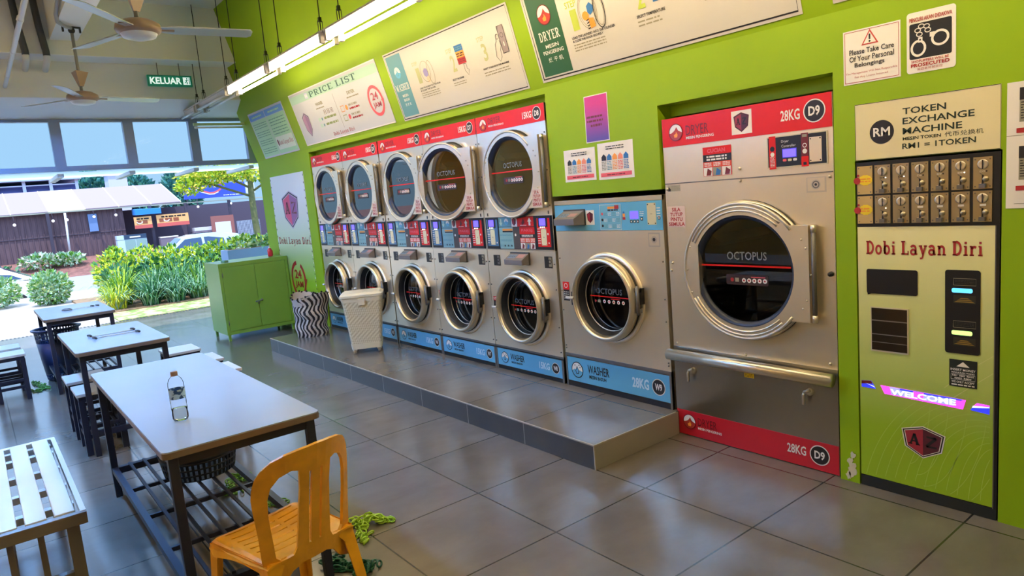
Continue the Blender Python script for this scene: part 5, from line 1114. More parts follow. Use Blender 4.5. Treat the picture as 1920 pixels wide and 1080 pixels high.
# lidded hamper on the platform
CRM = mat('cream_plastic', (222, 210, 178), .4)
def hole_mat():
    m = bpy.data.materials.new('perforated_cream_plastic'); m.use_nodes = True; tr = m.node_tree; bs = tr.nodes['Principled BSDF']; bs.inputs['Roughness'].default_value = .4
    g_ = tr.nodes.new('ShaderNodeTexCoord'); mp = tr.nodes.new('ShaderNodeMapping'); mp.inputs['Rotation'].default_value = (math.radians(45), math.radians(45), 0); ck = tr.nodes.new('ShaderNodeTexChecker'); ck.inputs['Scale'].default_value = 66
    ck.inputs['Color1'].default_value = lin((226, 214, 180)); ck.inputs['Color2'].default_value = lin((196, 180, 144)); tr.links.new(g_.outputs['Object'], mp.inputs[0]); tr.links.new(mp.outputs[0], ck.inputs[0]); tr.links.new(ck.outputs[0], bs.inputs['Base Color']); return m
hm = thing('laundry_hamper', 'cream perforated hamper with lid and wheels standing on the platform', 'hamper', (-6.67, 3.15, .156), math.radians(-30)); hm.scale = (1.06, 1.1, 1.03)
g = G()
def taper(x0, y0, x1, y1, z0, z1, m, k=.012):
    R0 = rr(-x0, -y0, x0, y0, .03, 5); R1 = rr(-x1, -y1, x1, y1, .03, 5); n = len(R0)
    g.add([(x, y, z0) for x, y in R0]+[(x, y, z1) for x, y in R1], [tuple(range(n))[::-1], tuple(range(n, 2*n))]+[(i, (i+1) % n, n+(i+1) % n, n+i) for i in range(n)], m, False)
taper(.122, .142, .126, .147, .045, .10, CRM); taper(.122, .143, .152, .182, .10, .535, hole_mat()); taper(.156, .187, .16, .191, .53, .575, CRM); g.build('hamper_body', hm)
g = G(); taper(.168, .20, .168, .20, .575, .60, CRM); taper(.165, .197, .14, .17, .60, .618, CRM); g.build('lid', hm, bevel=.004)
g = G(); g.box(.15, .175, -.03, .03, .5, .56, CRM); g.build('handle', hm)
for sx_ in (-1, 1):
    for sy_ in (-1, 1): g = G(); g.lathe([(.001, -.014), (.02, -.014), (.022, 0), (.02, .014), (.001, .014)], (sx_*.1, sy_*.115, .022), mat('wheel_tan', (176, 154, 120), .5), 'y', 14); g.box(sx_*.1-.012, sx_*.1+.012, sy_*.115-.02, sy_*.115+.02, .03, .05, CRM); g.build('wheel', hm)
# zebra striped fabric basket
ZB, ZW = mat('zebra_black', (36, 28, 28), .8), mat('zebra_cream', (196, 184, 170), .8)
t = thing('fabric_basket', 'floppy zebra striped fabric laundry basket on the platform by the cabinet', 'basket', (-8.16, 3.155, .156)); g = G(); N = 46; rows_ = 14
def zr(k, z):
    a = 2*PI*k/N; return (.182+.035*(z/.5)+.012*math.sin(3*a+z*9)+.006*math.sin(7*a)+.008*math.sin(z*30+a))*(1 if z < .42 else 1-.0*z)
for i in range(rows_):
    z0, z1 = .5*i/rows_, .5*(i+1)/rows_; 
    for k in range(N):
        off = lambda z: .9*math.sin(z*34+.6*math.sin(k*.5))
        P = []
        for z, kk in ((z0, k), (z0, k+1), (z1, k+1), (z1, k)):
            a = 2*PI*(kk+off(z))/N; r = zr(kk, z); zz = z+(.03*math.sin(2*PI*kk/N*2+1) if z > .3 else 0)*(z-.3)/.2; P.append((r*math.cos(a), r*math.sin(a), zz))
        g.add(P, [(0, 1, 2, 3)], ZB if k % 2 else ZW, True)
g.lathe([(.001, .003), (.17, .003)], (0, 0, 0), ZB, 'z', 30); g.build('fabric_body', t)
g = G()
P0 = []; P1 = []
for k in range(N): a = 2*PI*k/N; r = zr(k, .5); z = .5+.03*math.sin(2*a+1); P0.append((r*math.cos(a), r*math.sin(a), z)); P1.append((r*.9*math.cos(a), r*.9*math.sin(a), z-.09))
g.add(P0+P1, [(i, (i+1) % N, N+(i+1) % N, N+i) for i in range(N)], ZW, True)
for k in range(0, N, 3): g.ball((P0[k][0], P0[k][1], P0[k][2]+.006), .012, ZB, 6)
g.build('cream_lining', t)
# green cabinet
CAB = mat('green_cabinet_paint', (124, 158, 60), .32, noise=.03, nscale=3); CABT = mat('pale_green_cabinet_paint', (168, 192, 140), .35)
t = thing('metal_cabinet', 'low green two door metal cabinet by the window', 'cabinet', (-10.03, 3.03, 0)); cx0, cx1, cy0, cy1 = -.34, .34, -.47, .47
g = G(); g.box(cx0, cx1-.012, cy0, cy1, .085, 1.06, CAB); g.box(cx1-.013, cx1, cy0, cy1, 1.01, 1.06, CAB); g.box(cx1-.013, cx1, cy0, cy1, .085, .13, CAB); g.box(cx1-.013, cx1, cy0, cy0+.035, .13, 1.01, CAB); g.box(cx1-.013, cx1, cy1-.035, cy1, .13, 1.01, CAB); g.build('cabinet_body', t)
for y0_, y1_, hs in ((cy0+.04, -.003, 1), (.003, cy1-.04, -1)):
    g = G(); g.box(cx1-.011, cx1-.001, y0_, y1_, .136, 1.004, CAB); d_ = g.build('door', t, bevel=.002)
    if hs < 0:
        g = G(); g.tube([(cx1, .045, .50), (cx1+.03, .045, .50), (cx1+.032, .03, .498), (cx1+.032, -.05, .488)], .008, STEELD, 8); g.lathe([(.016, 0), (.014, .008), (.001, .008)], (cx1, .045, .5), STEELD, 'x', 12); g.tube([(cx1, .0, .46), (cx1+.012, .0, .46)], .012, STEELD, 8); g.build('handle', d_)
    else:
        g = G(); 
        for z in (.25, .9): g.tube([(cx1+.002, y0_, z-.03), (cx1+.002, y0_, z+.03)], .006, STEELD, 6)
        g.build('hinge', d_)
for sx_ in (cx0+.03, cx1-.03):
    for sy_ in (cy0+.03, cy1-.03): g = G(); g.box(sx_-.016, sx_+.016, sy_-.016, sy_+.016, 0, .086, CAB); g.build('leg', t)
RS = mat('red_soap', (206, 40, 60), .2)
for x, y, h, L_ in ((-9.95, 3.36, .13, 'red soap bottle on the cabinet, the taller one by the pillar poster'), (-10.1, 3.42, .1, 'shorter red bottle behind the taller soap bottle on the cabinet')):
    t = thing('soap_bottle', L_, 'bottle', (x, y, 1.061), 0, 'red bottles on the cabinet'); g = G(); g.lathe([(.001, 0), (.03, .002), (.033, .01), (.033, h*.7), (.02, h*.88), (.012, h*.92)], (0, 0, 0), RS, 'z', 16); g.build('bottle_body', t)
    g = G(); g.lathe([(.013, h*.9), (.013, h*1.02), (.001, h*1.02)], (0, 0, 0), WHITE, 'z', 12); g.tube([(0, 0, h*1.02), (0, 0, h*1.15), (.03, 0, h*1.15)], .005, WHITE, 6); g.build('pump', t)
g = G(); g.box(-.045, .045, -.03, .03, 0, .03, mat('green_sponge', (110, 150, 120), .9)); tag(g.build('sponge', None, (-9.86, 2.70, 1.061), .3, .005), 'small green scouring sponge on the corner of the cabinet top', 'sponge')
# cords on the tables, chains on the floor
CORD = mat('pale_cord', (200, 200, 196), .6); DK = mat('dark_peg', (52, 46, 44), .5)
t = thing('cord', 'pale doubled cord with dark pegs lying across the middle table', 'cord', (-6.54, .83, .801))
g = G()
for x in (-.075, .075): g.tube([(x, -.15, .004), (x*.7, -.05, .004), (x*.8, .06, .004), (x, .16, .004)], .004, CORD, 6)
g.build('cord', t)
for x, y in ((-.1, -.16), (.09, -.145), (-.09, .16), (.11, .165)): g = G(); g.tube([(x-.03, y-.01, .009), (x, y, .012), (x+.035, y+.005, .009)], .009, DK, 6); g.build('peg', t)
t = thing('cord', 'coiled cord with a dark peg on the farthest table', 'cord', (-9.14, .8, .801)); g = G()
g.tube([(.09*math.cos(k*.5)*(1+.1*math.sin(k)), .045*math.sin(k*.5)-.05, .006+.002*(k % 3)) for k in range(38)], .005, mat('grey_cord', (110, 106, 108), .6), 6); g.tube([(.05, .0, .005), (.02, .1, .005), (0, .19, .005)], .003, CORD, 5); g.build('cord', t)
for y in (.19, .24): g = G(); g.tube([(-.05, y, .008), (.02, y+.02, .008)], .008, DK, 6); g.build('peg', t)
LG1, LG2, LG3 = mat('lime_chain_plastic', (176, 214, 60), .4), mat('green_chain_plastic', (96, 150, 50), .4), mat('dark_green_chain_plastic', (20, 84, 56), .4)
def chain(label, pts, m, n, lr=.017, wr=.0045, seed=1, spread=.02):
    R = random.Random(seed); g = G(); P = [Vector(p) for p in pts]; o = P[0].copy(); o.z = 0
    L = [0]
    for a, b in zip(P, P[1:]): L.append(L[-1]+(b-a).length)
    for i in range(n):
        s = L[-1]*i/(n-1); k = max(j for j in range(len(L)) if L[j] <= s+1e-9); k = min(k, len(P)-2)
        c = P[k].lerp(P[k+1], (s-L[k])/max(L[k+1]-L[k], 1e-6))+Vector((R.uniform(-1, 1)*spread, R.uniform(-1, 1)*spread, 0))
        d = (P[k+1]-P[k]); ang = math.atan2(d.y, d.x)+R.uniform(-.9, .9); tl = (R.uniform(.05, .35) if i % 2 else R.uniform(.8, 1.4))
        q = []
        for j in range(12):
            t_ = 2*PI*j/12; u, v = 1.35*lr*math.cos(t_), lr*.8*math.sin(t_)
            q.append((c.x-o.x+u*math.cos(ang)-v*math.cos(tl)*math.sin(ang), c.y-o.y+u*math.sin(ang)+v*math.cos(tl)*math.cos(ang), max(wr, c.z+wr+lr*.8*math.sin(tl)*.6+v*math.sin(tl))))
        g.tube(q, wr, m, 5, True)
    return tag(g.build('plastic_chain', None, o), label, 'chain', 'green plastic chains on the floor')
chain('bright lime plastic chain heap on the floor right of the yellow chair', [(-3.42, 1.34, 0), (-3.34, 1.42, .02), (-3.30, 1.48, .02), (-3.25, 1.54, 0), (-3.33, 1.47, .03), (-3.30, 1.40, .0), (-3.22, 1.38, 0), (-3.14, 1.32, 0)], LG1, 74, .016, .0045, 3, .028)
chain('dark green plastic chain heap behind the legs of the yellow chair', [(-3.12, 1.12, 0), (-3.03, 1.16, .02), (-3.06, 1.10, .02), (-2.97, 1.16, .0), (-2.90, 1.22, .02), (-2.86, 1.19, 0), (-2.92, 1.28, 0)], LG3, 64, .017, .005, 5, .03)
chain('mid green plastic chain trailing off the far edge of the front table shelf', [(-4.30, 1.06, 0), (-4.36, 1.00, 0), (-4.45, 1.06, .02), (-4.60, 1.15, .02), (-4.3, 1.20, 0), (-4.12, 1.14, 0), (-4.0, 1.12, 0), (-3.95, 1.22, 0)], LG2, 84, .017, .0045, 8, .03)
chain('green plastic chain on the floor in front of the navy basket', [(-9.5, .34, 0), (-9.15, .40, .01), (-8.95, .42, 0), (-9.0, .30, 0), (-8.9, .36, 0)], LG2, 46, .017, .0045, 9, .03)
chain('short dark green plastic chain on the floor behind the middle table', [(-8.25, .78, 0), (-8.02, .85, 0), (-7.82, .95, .02), (-7.70, 1.0, 0)], LG3, 34, .016, .0045, 11, .02)
# ------------------------------------------------------------------ planting outside
def leaf(c, g=None): return mat('leaf_%d_%d_%d' % c, c, .5, spec=.3)
def foliage(g, c, rad, n, size, mats, seed, shell=.55, flat=.0, bottom=True):
    R = random.Random(seed)
    for i in range(n):
        while True:
            p = Vector((R.uniform(-1, 1), R.uniform(-1, 1), R.uniform(-1, 1)))
            if shell < p.length < 1: break
        q = Vector((c[0]+p.x*rad[0], c[1]+p.y*rad[1], c[2]+p.z*rad[2]))
        d = Vector((p.x+R.uniform(-.8, .8), p.y+R.uniform(-.8, .8), p.z+R.uniform(-.3, .9))); 
        if d.length < .1: d = Vector((0, 0, 1))
        d.normalize(); s_ = d.cross(Vector((R.uniform(-1, 1), R.uniform(-1, 1), R.uniform(-1, 1))))
        if s_.length < .1: s_ = d.orthogonal()
        s_.normalize(); L = size*R.uniform(.7, 1.3); w = L*.28
        nrm = d.cross(s_)*L*.12
        m = mats[min(len(mats)-1, int(R.random()*len(mats)))]
        g.add([tuple(q), tuple(q+d*L*.5+s_*w-nrm*0), tuple(q+d*L-nrm), tuple(q+d*L*.5-s_*w)], [(0, 1, 2, 3)], m)
def blades(g, c, n, L, w, mats, seed, spread=1.0, base=.06):
    R = random.Random(seed)
    for i in range(n):
        a = R.uniform(0, 2*PI); l = L*R.uniform(.6, 1.15); lean = R.uniform(.15, 1.0)*spread; d = Vector((math.cos(a), math.sin(a), 0)); s_ = Vector((-d.y, d.x, 0)); b = Vector(c)+d*R.uniform(0, base)+s_*R.uniform(-base, base)
        V = []; 
        for k in range(6):
            t = k/5; p = b+d*(l*lean*(t**1.4)*.8)+Vector((0, 0, l*(t-.62*lean*t*t*t))); ww = w*(1-t**2)*.5+.001; V += [tuple(p+s_*ww), tuple(p-s_*ww)]
        g.add(V, [(2*k, 2*k+1, 2*k+3, 2*k+2) for k in range(5)], mats[R.randrange(len(mats))], True)
Y1, Y2, G1, G2, G3, SG = leaf((214, 218, 60)), leaf((176, 200, 52)), leaf((104, 152, 60)), leaf((74, 132, 84)), leaf((46, 100, 74)), leaf((156, 192, 158))
STEM = mat('stem_brown', (92, 78, 56), .8)
g = G()
for k in range(10):
    y = 2.55+.58*k; foliage(g, (-18.1+.1*math.sin(k*2), y, .55), (.55, .45, .55+.06*math.sin(k*1.7)), 900, .105, [Y1, Y1, Y2, Y2, G1, G2], 100+k, .4)
tag(g.build('hedge'), 'long yellow green variegated hedge behind the strappy plants outside', 'hedge')
g = G()
for k in range(5):
    y = 2.6+.55*k; foliage(g, (-17.2, y, .42), (.36, .4, .45), 380, .13, [G1, G2, G2, G3, Y2], 140+k, .3)
tag(g.build('hedge'), 'lower dark green shrub row in front of the yellow green hedge', 'hedge')
clumps = [(-16.3, 2.35, .95, 'tallest strappy green plant at the left end of the bed', [G1, G2, Y2]), (-15.75, 2.15, .62, 'pale yellow green grassy clump at the left corner of the bed', [Y2, SG, Y1]), (-15.6, 2.75, .66, 'blue green grassy clump second along the front of the bed', [G2, SG, G3]), (-15.55, 3.2, .62, 'blue green grassy clump third along the front of the bed', [G2, SG, G3]), (-15.7, 3.68, .62, 'grassy clump fourth along the front of the bed', [G2, SG, G1]), (-16.35, 3.0, .85, 'strappy plant in the second row behind the grassy clumps', [G1, G2, SG]), (-16.4, 3.9, .85, 'strappy plant in the second row, just left of the cabinet', [G1, G2, SG, Y2]), (-15.8, 4.25, .6, 'grassy clump at the front of the bed behind the cabinet', [G2, G1]), (-16.3, 4.8, .8, 'strappy plant behind the cabinet', [G1, G2]), (-16.45, 3.45, .95, 'tall strappy plant in the middle of the second row', [G1, SG, G2])]
for i, (x, y, h, lb, ms) in enumerate(clumps):
    g = G(); blades(g, (x, y, .02), 300, h, .024, ms, 30+i, 1.15, .12); tag(g.build('strappy_plant'), lb, 'plant', 'strappy plants in the bed')
for (x, y, rx, rz, lb, sd) in ((-20.2, .2, .62, .36, 'grey green shrub at the left edge beside the pavement', 5), (-19.3, 1.33, .42, .38, 'rounded grey green shrub between the white car and the hedge', 6)):
    t = thing('shrub', lb, 'shrub', (x, y, 0), 0, 'grey green shrubs by the pavement'); g = G(); foliage(g, (0, 0, rz), (rx, rx, rz), 1500, .10, [SG, G1, SG, leaf((190, 206, 140))], sd, .3); g.build('leaves', t)
    g = G(); 
    for k in range(5): g.tube([(0, 0, -.02), (.1*math.cos(k*1.3), .1*math.sin(k*1.3), rz)], .012, STEM, 5)
    g.build('stem', t)
t = thing('tree', 'young tree with yellow green leaves hanging over the hedge, beside the pillar', 'tree', (-17.4, 5.62, 0))
g = G(); g.tube([(0, .06, 0), (.02, .03, .8), (0, 0, 1.6), (.0, .0, 2.2), (-.02, .03, 2.8)], .06, mat('tree_bark', (112, 112, 74), .9, noise=.2, nscale=10), 10, rs=[.10, .085, .08, .075, .05])
for a, b in (((0, 0, 2.1), (.1, -1.2, 2.55)), ((0, 0, 2.3), (0, -.7, 2.7)), ((0, 0, 2.2), (.2, .7, 2.65))): g.tube([a, b], .03, mat('tree_bark', (0, 0, 0)), 6)
g.build('trunk', t)
g = G()
for c, r_, n_ in (((.1, -1.4, 2.42), (.35, .32, .16), 380), ((.05, -.95, 2.62), (.4, .45, .2), 520), ((0, -.4, 2.70), (.5, .5, .18), 560), ((0, .2, 2.7), (.5, .5, .2), 380), ((.1, .6, 2.55), (.4, .4, .25), 300), ((0, -1.0, 2.66), (.5, .7, .16), 500)): foliage(g, c, r_, n_, .10, [Y1, Y2, Y2, leaf((226, 206, 84)), G1], int(n_+c[1]*10), .1)
g.build('leaves', t)
# planter by the wall end
PLB = mat('blue_grey_planter', (132, 158, 190), .6)
t = thing('planter_box', 'blue grey planter box with pale leaved plants, behind the cabinet', 'planter', (-12.0, 4.3, 0)); g = G(); g.box(-.2, .2, -1.0, 1.2, 0, 1.12, PLB); g.box(-.17, .17, -.97, 1.17, 1.12, 1.125, SOIL); g.build('box', t)
g = G(); 
for k in range(6): foliage(g, (0, -.7+.3*k, 1.18), (.16, .2, .13), 120, .1, [SG, leaf((220, 226, 170)), Y2, G1], 60+k, .1)
g.build('planter_leaves', t)
# ------------------------------------------------------------------ cars
CG = mat('car_window', (44, 66, 96), .08); TYRE = mat('tyre', (20, 20, 22), .8)
def make_car(label, loc, rz, paint, L=4.25, H=1.46):
    t = thing('car', label, 'car', loc, rz); w = .87
    side = [(-L/2, .35), (-L/2+.03, .72), (-L/2+.1, .86), (-L*.27, .94), (L*.29, .95), (L/2-.12, .88), (L/2-.02, .62), (L/2, .36), (L/2-.1, .24), (-L/2+.1, .24)]
    g = G(); n = len(side)
    for k, (x, i) in enumerate(((-w, .05), (-w+.07, 0), (w-.07, 0), (w, .05))): g.v += []
    def ringat(x, ins): return [(y*(1-ins*.3), x, z-(.04*ins*6 if z > .8 else 0)) for y, z in side]
    rings = [ringat(-w, .12), ringat(-w+.05, 0), ringat(w-.05, 0), ringat(w, .12)]
    V = sum(rings, []); F = [tuple(range(n)), tuple(range(3*n, 4*n))[::-1]]
    for k in range(3):
        for i in range(n): j = (i+1) % n; F.append((k*n+i, (k+1)*n+i, (k+1)*n+j, k*n+j))
    g.add(V, F, paint, True)
    cab = [(-L*.31, .93), (-L*.17, H-.09), (-L*.08, H), (L*.14, H), (L*.26, H-.12), (L*.43, .94)]
    m_ = len(cab); A = [(y, -w*.95 if z < 1.0 else -w*.72, z) for y, z in cab]; B = [(y, -x, z) for y, x, z in A]
    g.add(A+B, [tuple(range(m_)), tuple(range(m_, 2*m_))[::-1]]+[(i, m_+i, m_+i+1, i+1) for i in range(m_-1)], paint, True); g.build('body', t)
    def win(pts, nm):
        g = G(); g.add(pts, [tuple(range(len(pts)))], CG); g.build(nm, t)
    for s in (-1, 1):
        def sp(y, f): x0, x1 = w*.955, w*.735; return (y, s*(x0+(x1-x0)*f), .96+(H-.09-.96)*f)
        win([sp(-L*.27, .03), sp(-L*.155, .88), sp(-L*.03, .93), sp(-L*.03, .03)], 'side_window'); win([sp(-L*.01, .03), sp(-L*.01, .93), sp(L*.14, .93), sp(L*.15, .03)], 'side_window'); win([sp(L*.17, .03), sp(L*.16, .93), sp(L*.25, .75), sp(L*.36, .05)], 'side_window')
    k = .012
    win([(-L*.305-k, -w*.8, .96), (-L*.305-k, w*.8, .96), (-L*.175-k, w*.62, H-.1), (-L*.175-k, -w*.62, H-.1)], 'windscreen'); win([(L*.42+k, -w*.8, .97), (L*.42+k, w*.8, .97), (L*.27+k, w*.62, H-.13), (L*.27+k, -w*.62, H-.13)], 'windscreen')
    for sy in (-L*.31, L*.31):
        for s in (-1, 1): g = G(); g.lathe([(.001, -.09), (.2, -.09), (.30, -.08), (.31, 0), (.30, .08), (.2, .09), (.001, .09)], (sy, s*(w-.07), .31), TYRE, 'y', 20); g.lathe([(.001, .0), (.19, .0)], (sy, s*(w-.07)+s*.092, .31), STEELS, 'y', 16); g.build('wheel', t)
    return t
make_car('white car at the left edge beyond the pavement, partly behind a shrub', (-23.6, -.55, -.5), math.radians(90), mat('white_car_paint', (236, 236, 236), .2, coat=.5), 4.3, 1.42)
make_car('pale silver car parked beyond the hedge, in front of the food stall', (-29.5, 7.3, -.5), math.radians(90), mat('silver_car_paint', (176, 196, 196), .2, metal=.3, coat=.5), 4.8, 1.56)
# ------------------------------------------------------------------ food stall across the road
BAMB = mat('brown_bamboo_screen', (104, 82, 88), .9, noise=.25, nscale=3, stretch=(1, 4, .4)); BROOF = mat('greyish_pink_awning', (148, 130, 142), .8); BROOF2 = mat('cream_awning', (240, 228, 196), .8); POSTM = mat('dark_post', (66, 58, 74), .7)
t = thing('food_stall', 'long brown screened food stall with striped awning roof across the road', 'building', (-42, 0, .15))
g = G(); g.box(-.3, 0, -8, 6.7, 0, 2.4, BAMB)
for k in range(60): g.box(0, .03, -8+k*.245, -8+k*.245+.05, .02, 2.38, mat('brown_bamboo_slat', (96, 76, 84), .9))
g.box(0, .04, -8, 6.7, 1.2, 1.235, POSTM); g.build('bamboo_wall', t)
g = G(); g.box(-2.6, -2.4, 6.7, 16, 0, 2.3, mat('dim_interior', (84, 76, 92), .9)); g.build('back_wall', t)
ys = [-8, -6.3, -4.6, -2.9, -1.2, .35, 1.85, 3.42, 5.0, 6.55, 8.1, 9.6]
for i, (a, b) in enumerate(zip(ys, ys[1:])):
    g = G(); zt = lambda y: 2.46+.006*y
    g.hexa([(.25, a, zt(a)), (.25, b-.05, zt(b)), (.22, b-.05, zt(b)-.06), (.22, a, zt(a)-.06), (-4, a, zt(a)+1.22), (-4, b-.05, zt(b)+1.22), (-4, b-.05, zt(b)+1.16), (-4, a, zt(a)+1.16)], BROOF2 if i == 7 else BROOF); g.build('awning_panel', t, label='bright cream awning panel' if i == 7 else None)
    g = G(); g.hexa([(.26, b-.05, zt(b)), (.26, b, zt(b)), (.2, b, zt(b)-.05), (.2, b-.05, zt(b)-.05), (-4, b-.05, zt(b)+1.24), (-4, b, zt(b)+1.24), (-4, b, zt(b)+1.16), (-4, b-.05, zt(b)+1.16)], BROOF2); g.build('awning_rib', t)
g = G(); g.box(.2, .3, -8, 16, 2.38, 2.44, STEELS); g.build('gutter', t)
for y in (-6.5, -3.2, .2, 3.3, 7.95, 9.75, 12.1): g = G(); g.box(.32, .44, y-.07, y+.07, 0, 2.4, POSTM); g.build('post', t)
g = G(); g.tube([(.7, 4.02, 2.35), (.7, 3.98, 1.2), (.7, 3.95, .3)], .05, mat('white_pole', (220, 226, 232), .4), 8); g.build('white_pole', t)
g = G(); g.box(.05, .12, 5.05, 5.45, 1.3, 2.2, mat('pale_blue_panel', (110, 136, 180), .6)); g.build('wall_panel', t)
for y, z in ((-1, 1.95), (1.9, 1.95), (3.5, 2.0), (4.1, 2.0), (5.3, 2.05), (6.3, 2.05), (8.4, 2.1), (10.4, 2.15), (12.2, 2.2)): g = G(); g.ball((.4, y, z), .07, mat('bulb', (250, 250, 255), .3, emit=.6), 8); g.tube([(.4, y, z+.06), (.3, y, 2.4)], .012, POSTM, 5); g.build('hanging_bulb', t)
def fsign(name, label, cat, x, y0, z0, W_, H, base, draw):
    b = Board((0, 0, 0), (0, 1, 0), (0, 0, 1), (1, 0, 0)); b.slab(0, 0, W_, H, .05, base); draw(b, W_, H); return tag(b.build(name, None, (x, y0, z0)), label, cat)
LAYX = 6
def bill_draw(b, W_, H):
    OR = mat('billboard_orange_red', (216, 92, 96), .5); WB = mat('billboard_white', (222, 226, 250), .5)
    b.line([(.35, .72), (.6, .62), (.95, .42), (1.35, .27), (1.6, .27), (1.85, .37), (2.0, .47)], .10, OR, 6); b.line([(.55, .58), (.95, .34), (1.35, .2), (1.6, .2), (1.85, .30)], .05, WB, 9)
    b.circ(1.72, .66, .10, WB, 9, 14); b.poly([(1.75, .9), (2.1, .95), (2.15, .74), (1.98, .70)], OR, 9); b.line([(1.85, .86), (2.08, .8)], .04, WB, 12)
    b.greek(2.1, .06, 3.25, .14, 1, WB, 6, .6, 4)
fsign('billboard', 'wide blue billboard with a red swoosh behind the yellow leaved tree', 'billboard', -41.4, 9.7, 2.74, 3.35, .80, mat('billboard_blue', (52, 76, 206), .5), bill_draw)
fsign('billboard', 'small plain blue sign above the awning, left of the tree leaves', 'billboard', -47, 11.05, 4.2, .85, .4, mat('billboard_blue', (52, 76, 206), .5), lambda b, w, h: (b.box(-.1, -.03, .1, .16, -4.1, .3, POSTM), b.box(-.1, -.03, .68, .74, -4.1, .3, POSTM)))
fsign('billboard', 'small white sign panel at the right end of the blue billboard', 'billboard', -41.4, 13.1, 2.85, .5, .62, mat('off_white_panel', (214, 220, 230), .5), lambda b, w, h: b.circ(.25, .33, .14, GREYINK, 6, 12))
BO = mat('banner_orange', (240, 176, 110), .6); BRD = mat('banner_red', (206, 92, 84), .6)
def ban_draw(b, W_, H): b.rect(0, 0, W_, H*.3, BRD, 6); b.greek(.12, H*.38, W_*.75, H*.7, 1, mat('banner_brown', (150, 80, 50), .6), 8, .9, 3); b.arc(W_*.3, H*.62, .14, 190, 350, .05, WHITE, 10, .12); b.greek(W_*.15, H*.72, W_*.9, H*.92, 1, INK, 8, .6, 7)
fsign('banner', 'orange and red food banner, left of the pair under the stall roof', 'banner', -41.3, 7.05, 1.38, .85, .62, BO, ban_draw)
fsign('banner', 'longer orange and red food banner, right of the dark post', 'banner', -41.3, 8.14, 1.38, 1.62, .64, BO, ban_draw)
g = G(); g.hexa([(0, 0, 0), (0, 1.25, 0), (-.9, 1.25, .02), (-.9, 0, .02), (.02, 0, .3), (.02, 1.25, .27), (-.9, 1.25, .32), (-.9, 0, .35)], mat('blue_tarp', (50, 140, 226), .6)); tag(g.build('tarpaulin', None, (-41.2, 7.15, 2.1)), 'bright blue folded tarpaulin hanging under the stall roof', 'tarpaulin')
t = thing('display_fridge', 'pale display fridge with dark header in front of the stall', 'fridge', (-40.1, 6.62, .1)); g = G(); g.box(-.5, 0, -.68, .68, 0, .80, mat('fridge_white', (196, 214, 232), .4)); g.box(-.5, 0, -.68, -.36, .78, 1.02, mat('fridge_white', (0, 0, 0))); g.build('cabinet', t)
g = G(); g.box(-.5, .02, -.36, .68, .8, 1.02, mat('fridge_header', (44, 66, 92), .4)); g.box(.02, .03, -.1, .4, .87, .94, WHITE); g.build('header', t)
for y in (-.34, .18): g = G(); g.box(0, .02, y, y+.48, .06, .77, mat('fridge_door', (140, 166, 160), .2)); g.build('door', t)
t = thing('menu_board', 'white menu board in a brown patterned frame at the stall', 'sign', (-41.1, 11.45, .2)); g = G(); g.box(0, .06, -.62, .62, 0, 1.5, mat('menu_frame', (150, 92, 84), .6)); g.build('frame', t); g = G(); g.box(.06, .075, -.42, .42, .1, 1.15, mat('menu_white', (214, 224, 230), .5)); g.build('panel', t)
g = G()
for k in range(16): g.box(0, .02, .08*k, .08*k+.02, 0, 1.0, mat('pale_net', (196, 206, 222), .5)); g.box(0, .02, 0, 1.3, .066*k, .066*k+.016, mat('pale_net', (0, 0, 0)))
g.box(-.05, -.03, 0, 1.3, 0, 1.0, mat('net_back', (66, 74, 104), .8)); tag(g.build('lattice_fence', None, (-41.0, 12.2, .3)), 'pale lattice fence panel right of the menu board', 'fence')
g = G(); 
for k in range(5): g.tube([(0, .35*k, 0), (0, .35*k, .8)], .04, POSTM, 6)
g.box(-.7, .1, -.1, 1.5, .7, .78, mat('counter', (120, 108, 120), .6)); g.box(-.6, 0, 0, 1.3, .8, .98, mat('counter_goods', (206, 200, 206), .6)); tag(g.build('food_counter', None, (-41.2, 9.95, .16)), 'serving counter with pale goods at the open part of the stall', 'counter')
g = G(); g.box(-.3, .1, -.5, .4, 0, .65, mat('lattice_back', (120, 108, 120), .6)); g.box(-.3, .12, -.5, .4, .62, .68, WHITE); tag(g.build('food_counter', None, (-41.0, 8.6, .16)), 'small counter behind the silver car under the longer banner', 'counter')
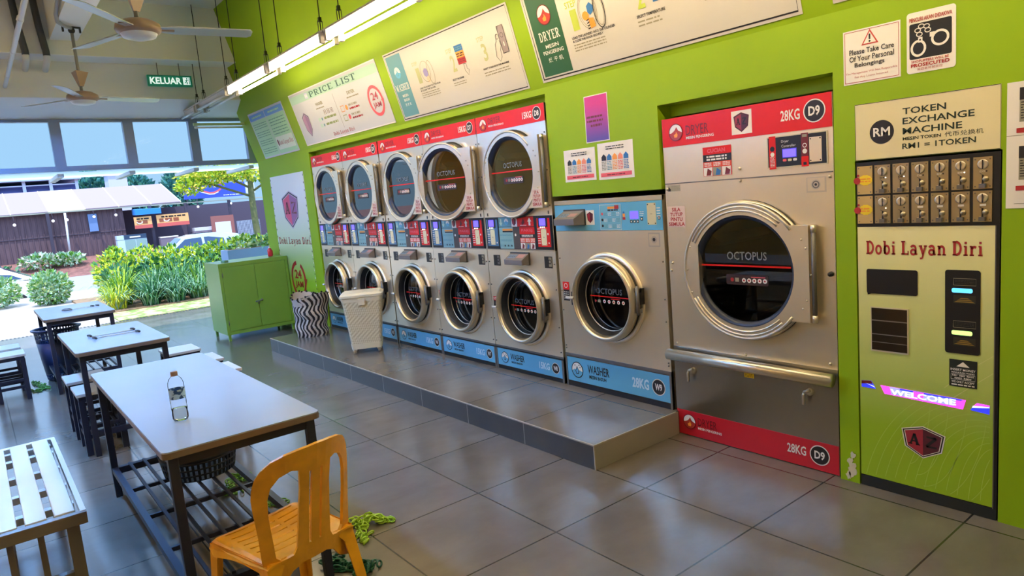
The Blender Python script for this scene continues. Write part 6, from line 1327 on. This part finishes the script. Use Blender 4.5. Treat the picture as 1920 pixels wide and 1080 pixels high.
# plants at the foot of the stall
for i, (x, y, rx, ry, rz, lb, ms) in enumerate([(-39.4, 3.6, .5, .7, .25, 'low pale leaved plant at the foot of the stall by the white pole', [SG, leaf((206, 220, 190)), G1]), (-39.2, 2.5, .5, .8, .28, 'low spreading plant at the foot of the stall, left of the pale one', [SG, G1, leaf((216, 206, 190))]), (-38.0, -.2, .5, 1.8, .26, 'clipped dark hedge at the foot of the stall behind the white car', [G2, G3, leaf((60, 96, 110))]), (-39.3, 5.6, .3, .3, .25, 'small round bush left of the display fridge', [G1, Y2])]):
    g = G(); foliage(g, (0, 0, rz), (rx, ry, rz), 500, .2, ms, 300+i, .2); tag(g.build('shrub', None, (x, y, .02 if i != 2 else -.25)), lb, 'shrub')
# ------------------------------------------------------------------ far background
def ftree(label, loc, rx, ry, rz, ms, sd):
    t = thing('tree', label, 'tree', loc, 0, 'trees behind the stall'); g = G(); foliage(g, (0, 0, rz+1.6), (rx, ry, rz), 1500, .55, ms, sd, .5); g.build('leaves', t); g = G(); g.tube([(0, 0, -.3), (0, 0, rz+1)], .18, STEM, 8); g.build('trunk', t)
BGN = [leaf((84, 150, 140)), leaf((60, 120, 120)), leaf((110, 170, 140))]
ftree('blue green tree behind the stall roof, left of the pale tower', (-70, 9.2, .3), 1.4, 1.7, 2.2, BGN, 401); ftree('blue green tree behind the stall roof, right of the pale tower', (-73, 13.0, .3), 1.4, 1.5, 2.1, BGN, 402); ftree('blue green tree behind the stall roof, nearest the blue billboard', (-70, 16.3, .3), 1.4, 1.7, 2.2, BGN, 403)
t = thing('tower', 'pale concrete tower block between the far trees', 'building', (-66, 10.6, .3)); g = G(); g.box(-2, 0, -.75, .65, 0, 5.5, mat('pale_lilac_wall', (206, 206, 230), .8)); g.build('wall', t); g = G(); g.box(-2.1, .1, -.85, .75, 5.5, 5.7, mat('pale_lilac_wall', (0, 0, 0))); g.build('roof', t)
t = thing('warehouse', 'steel framed shed with white posts far behind the stall', 'building', (-60, 2.6, .3))
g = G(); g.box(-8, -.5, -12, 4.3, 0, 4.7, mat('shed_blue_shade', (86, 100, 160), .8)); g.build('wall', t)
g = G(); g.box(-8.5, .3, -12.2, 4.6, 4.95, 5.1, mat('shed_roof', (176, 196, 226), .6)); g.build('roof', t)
for k in range(11): g = G(); y = 4.3-1.6*k; g.box(-.2, 0, y-.1, y+.1, 0, 4.95, mat('shed_post', (206, 220, 240), .6)); g.build('post', t)
for z in (3.4, 4.1, 4.6): g = G(); g.box(-.15, -.05, -12, 4.3, z, z+.08, mat('shed_post', (0, 0, 0))); g.build('rail', t)
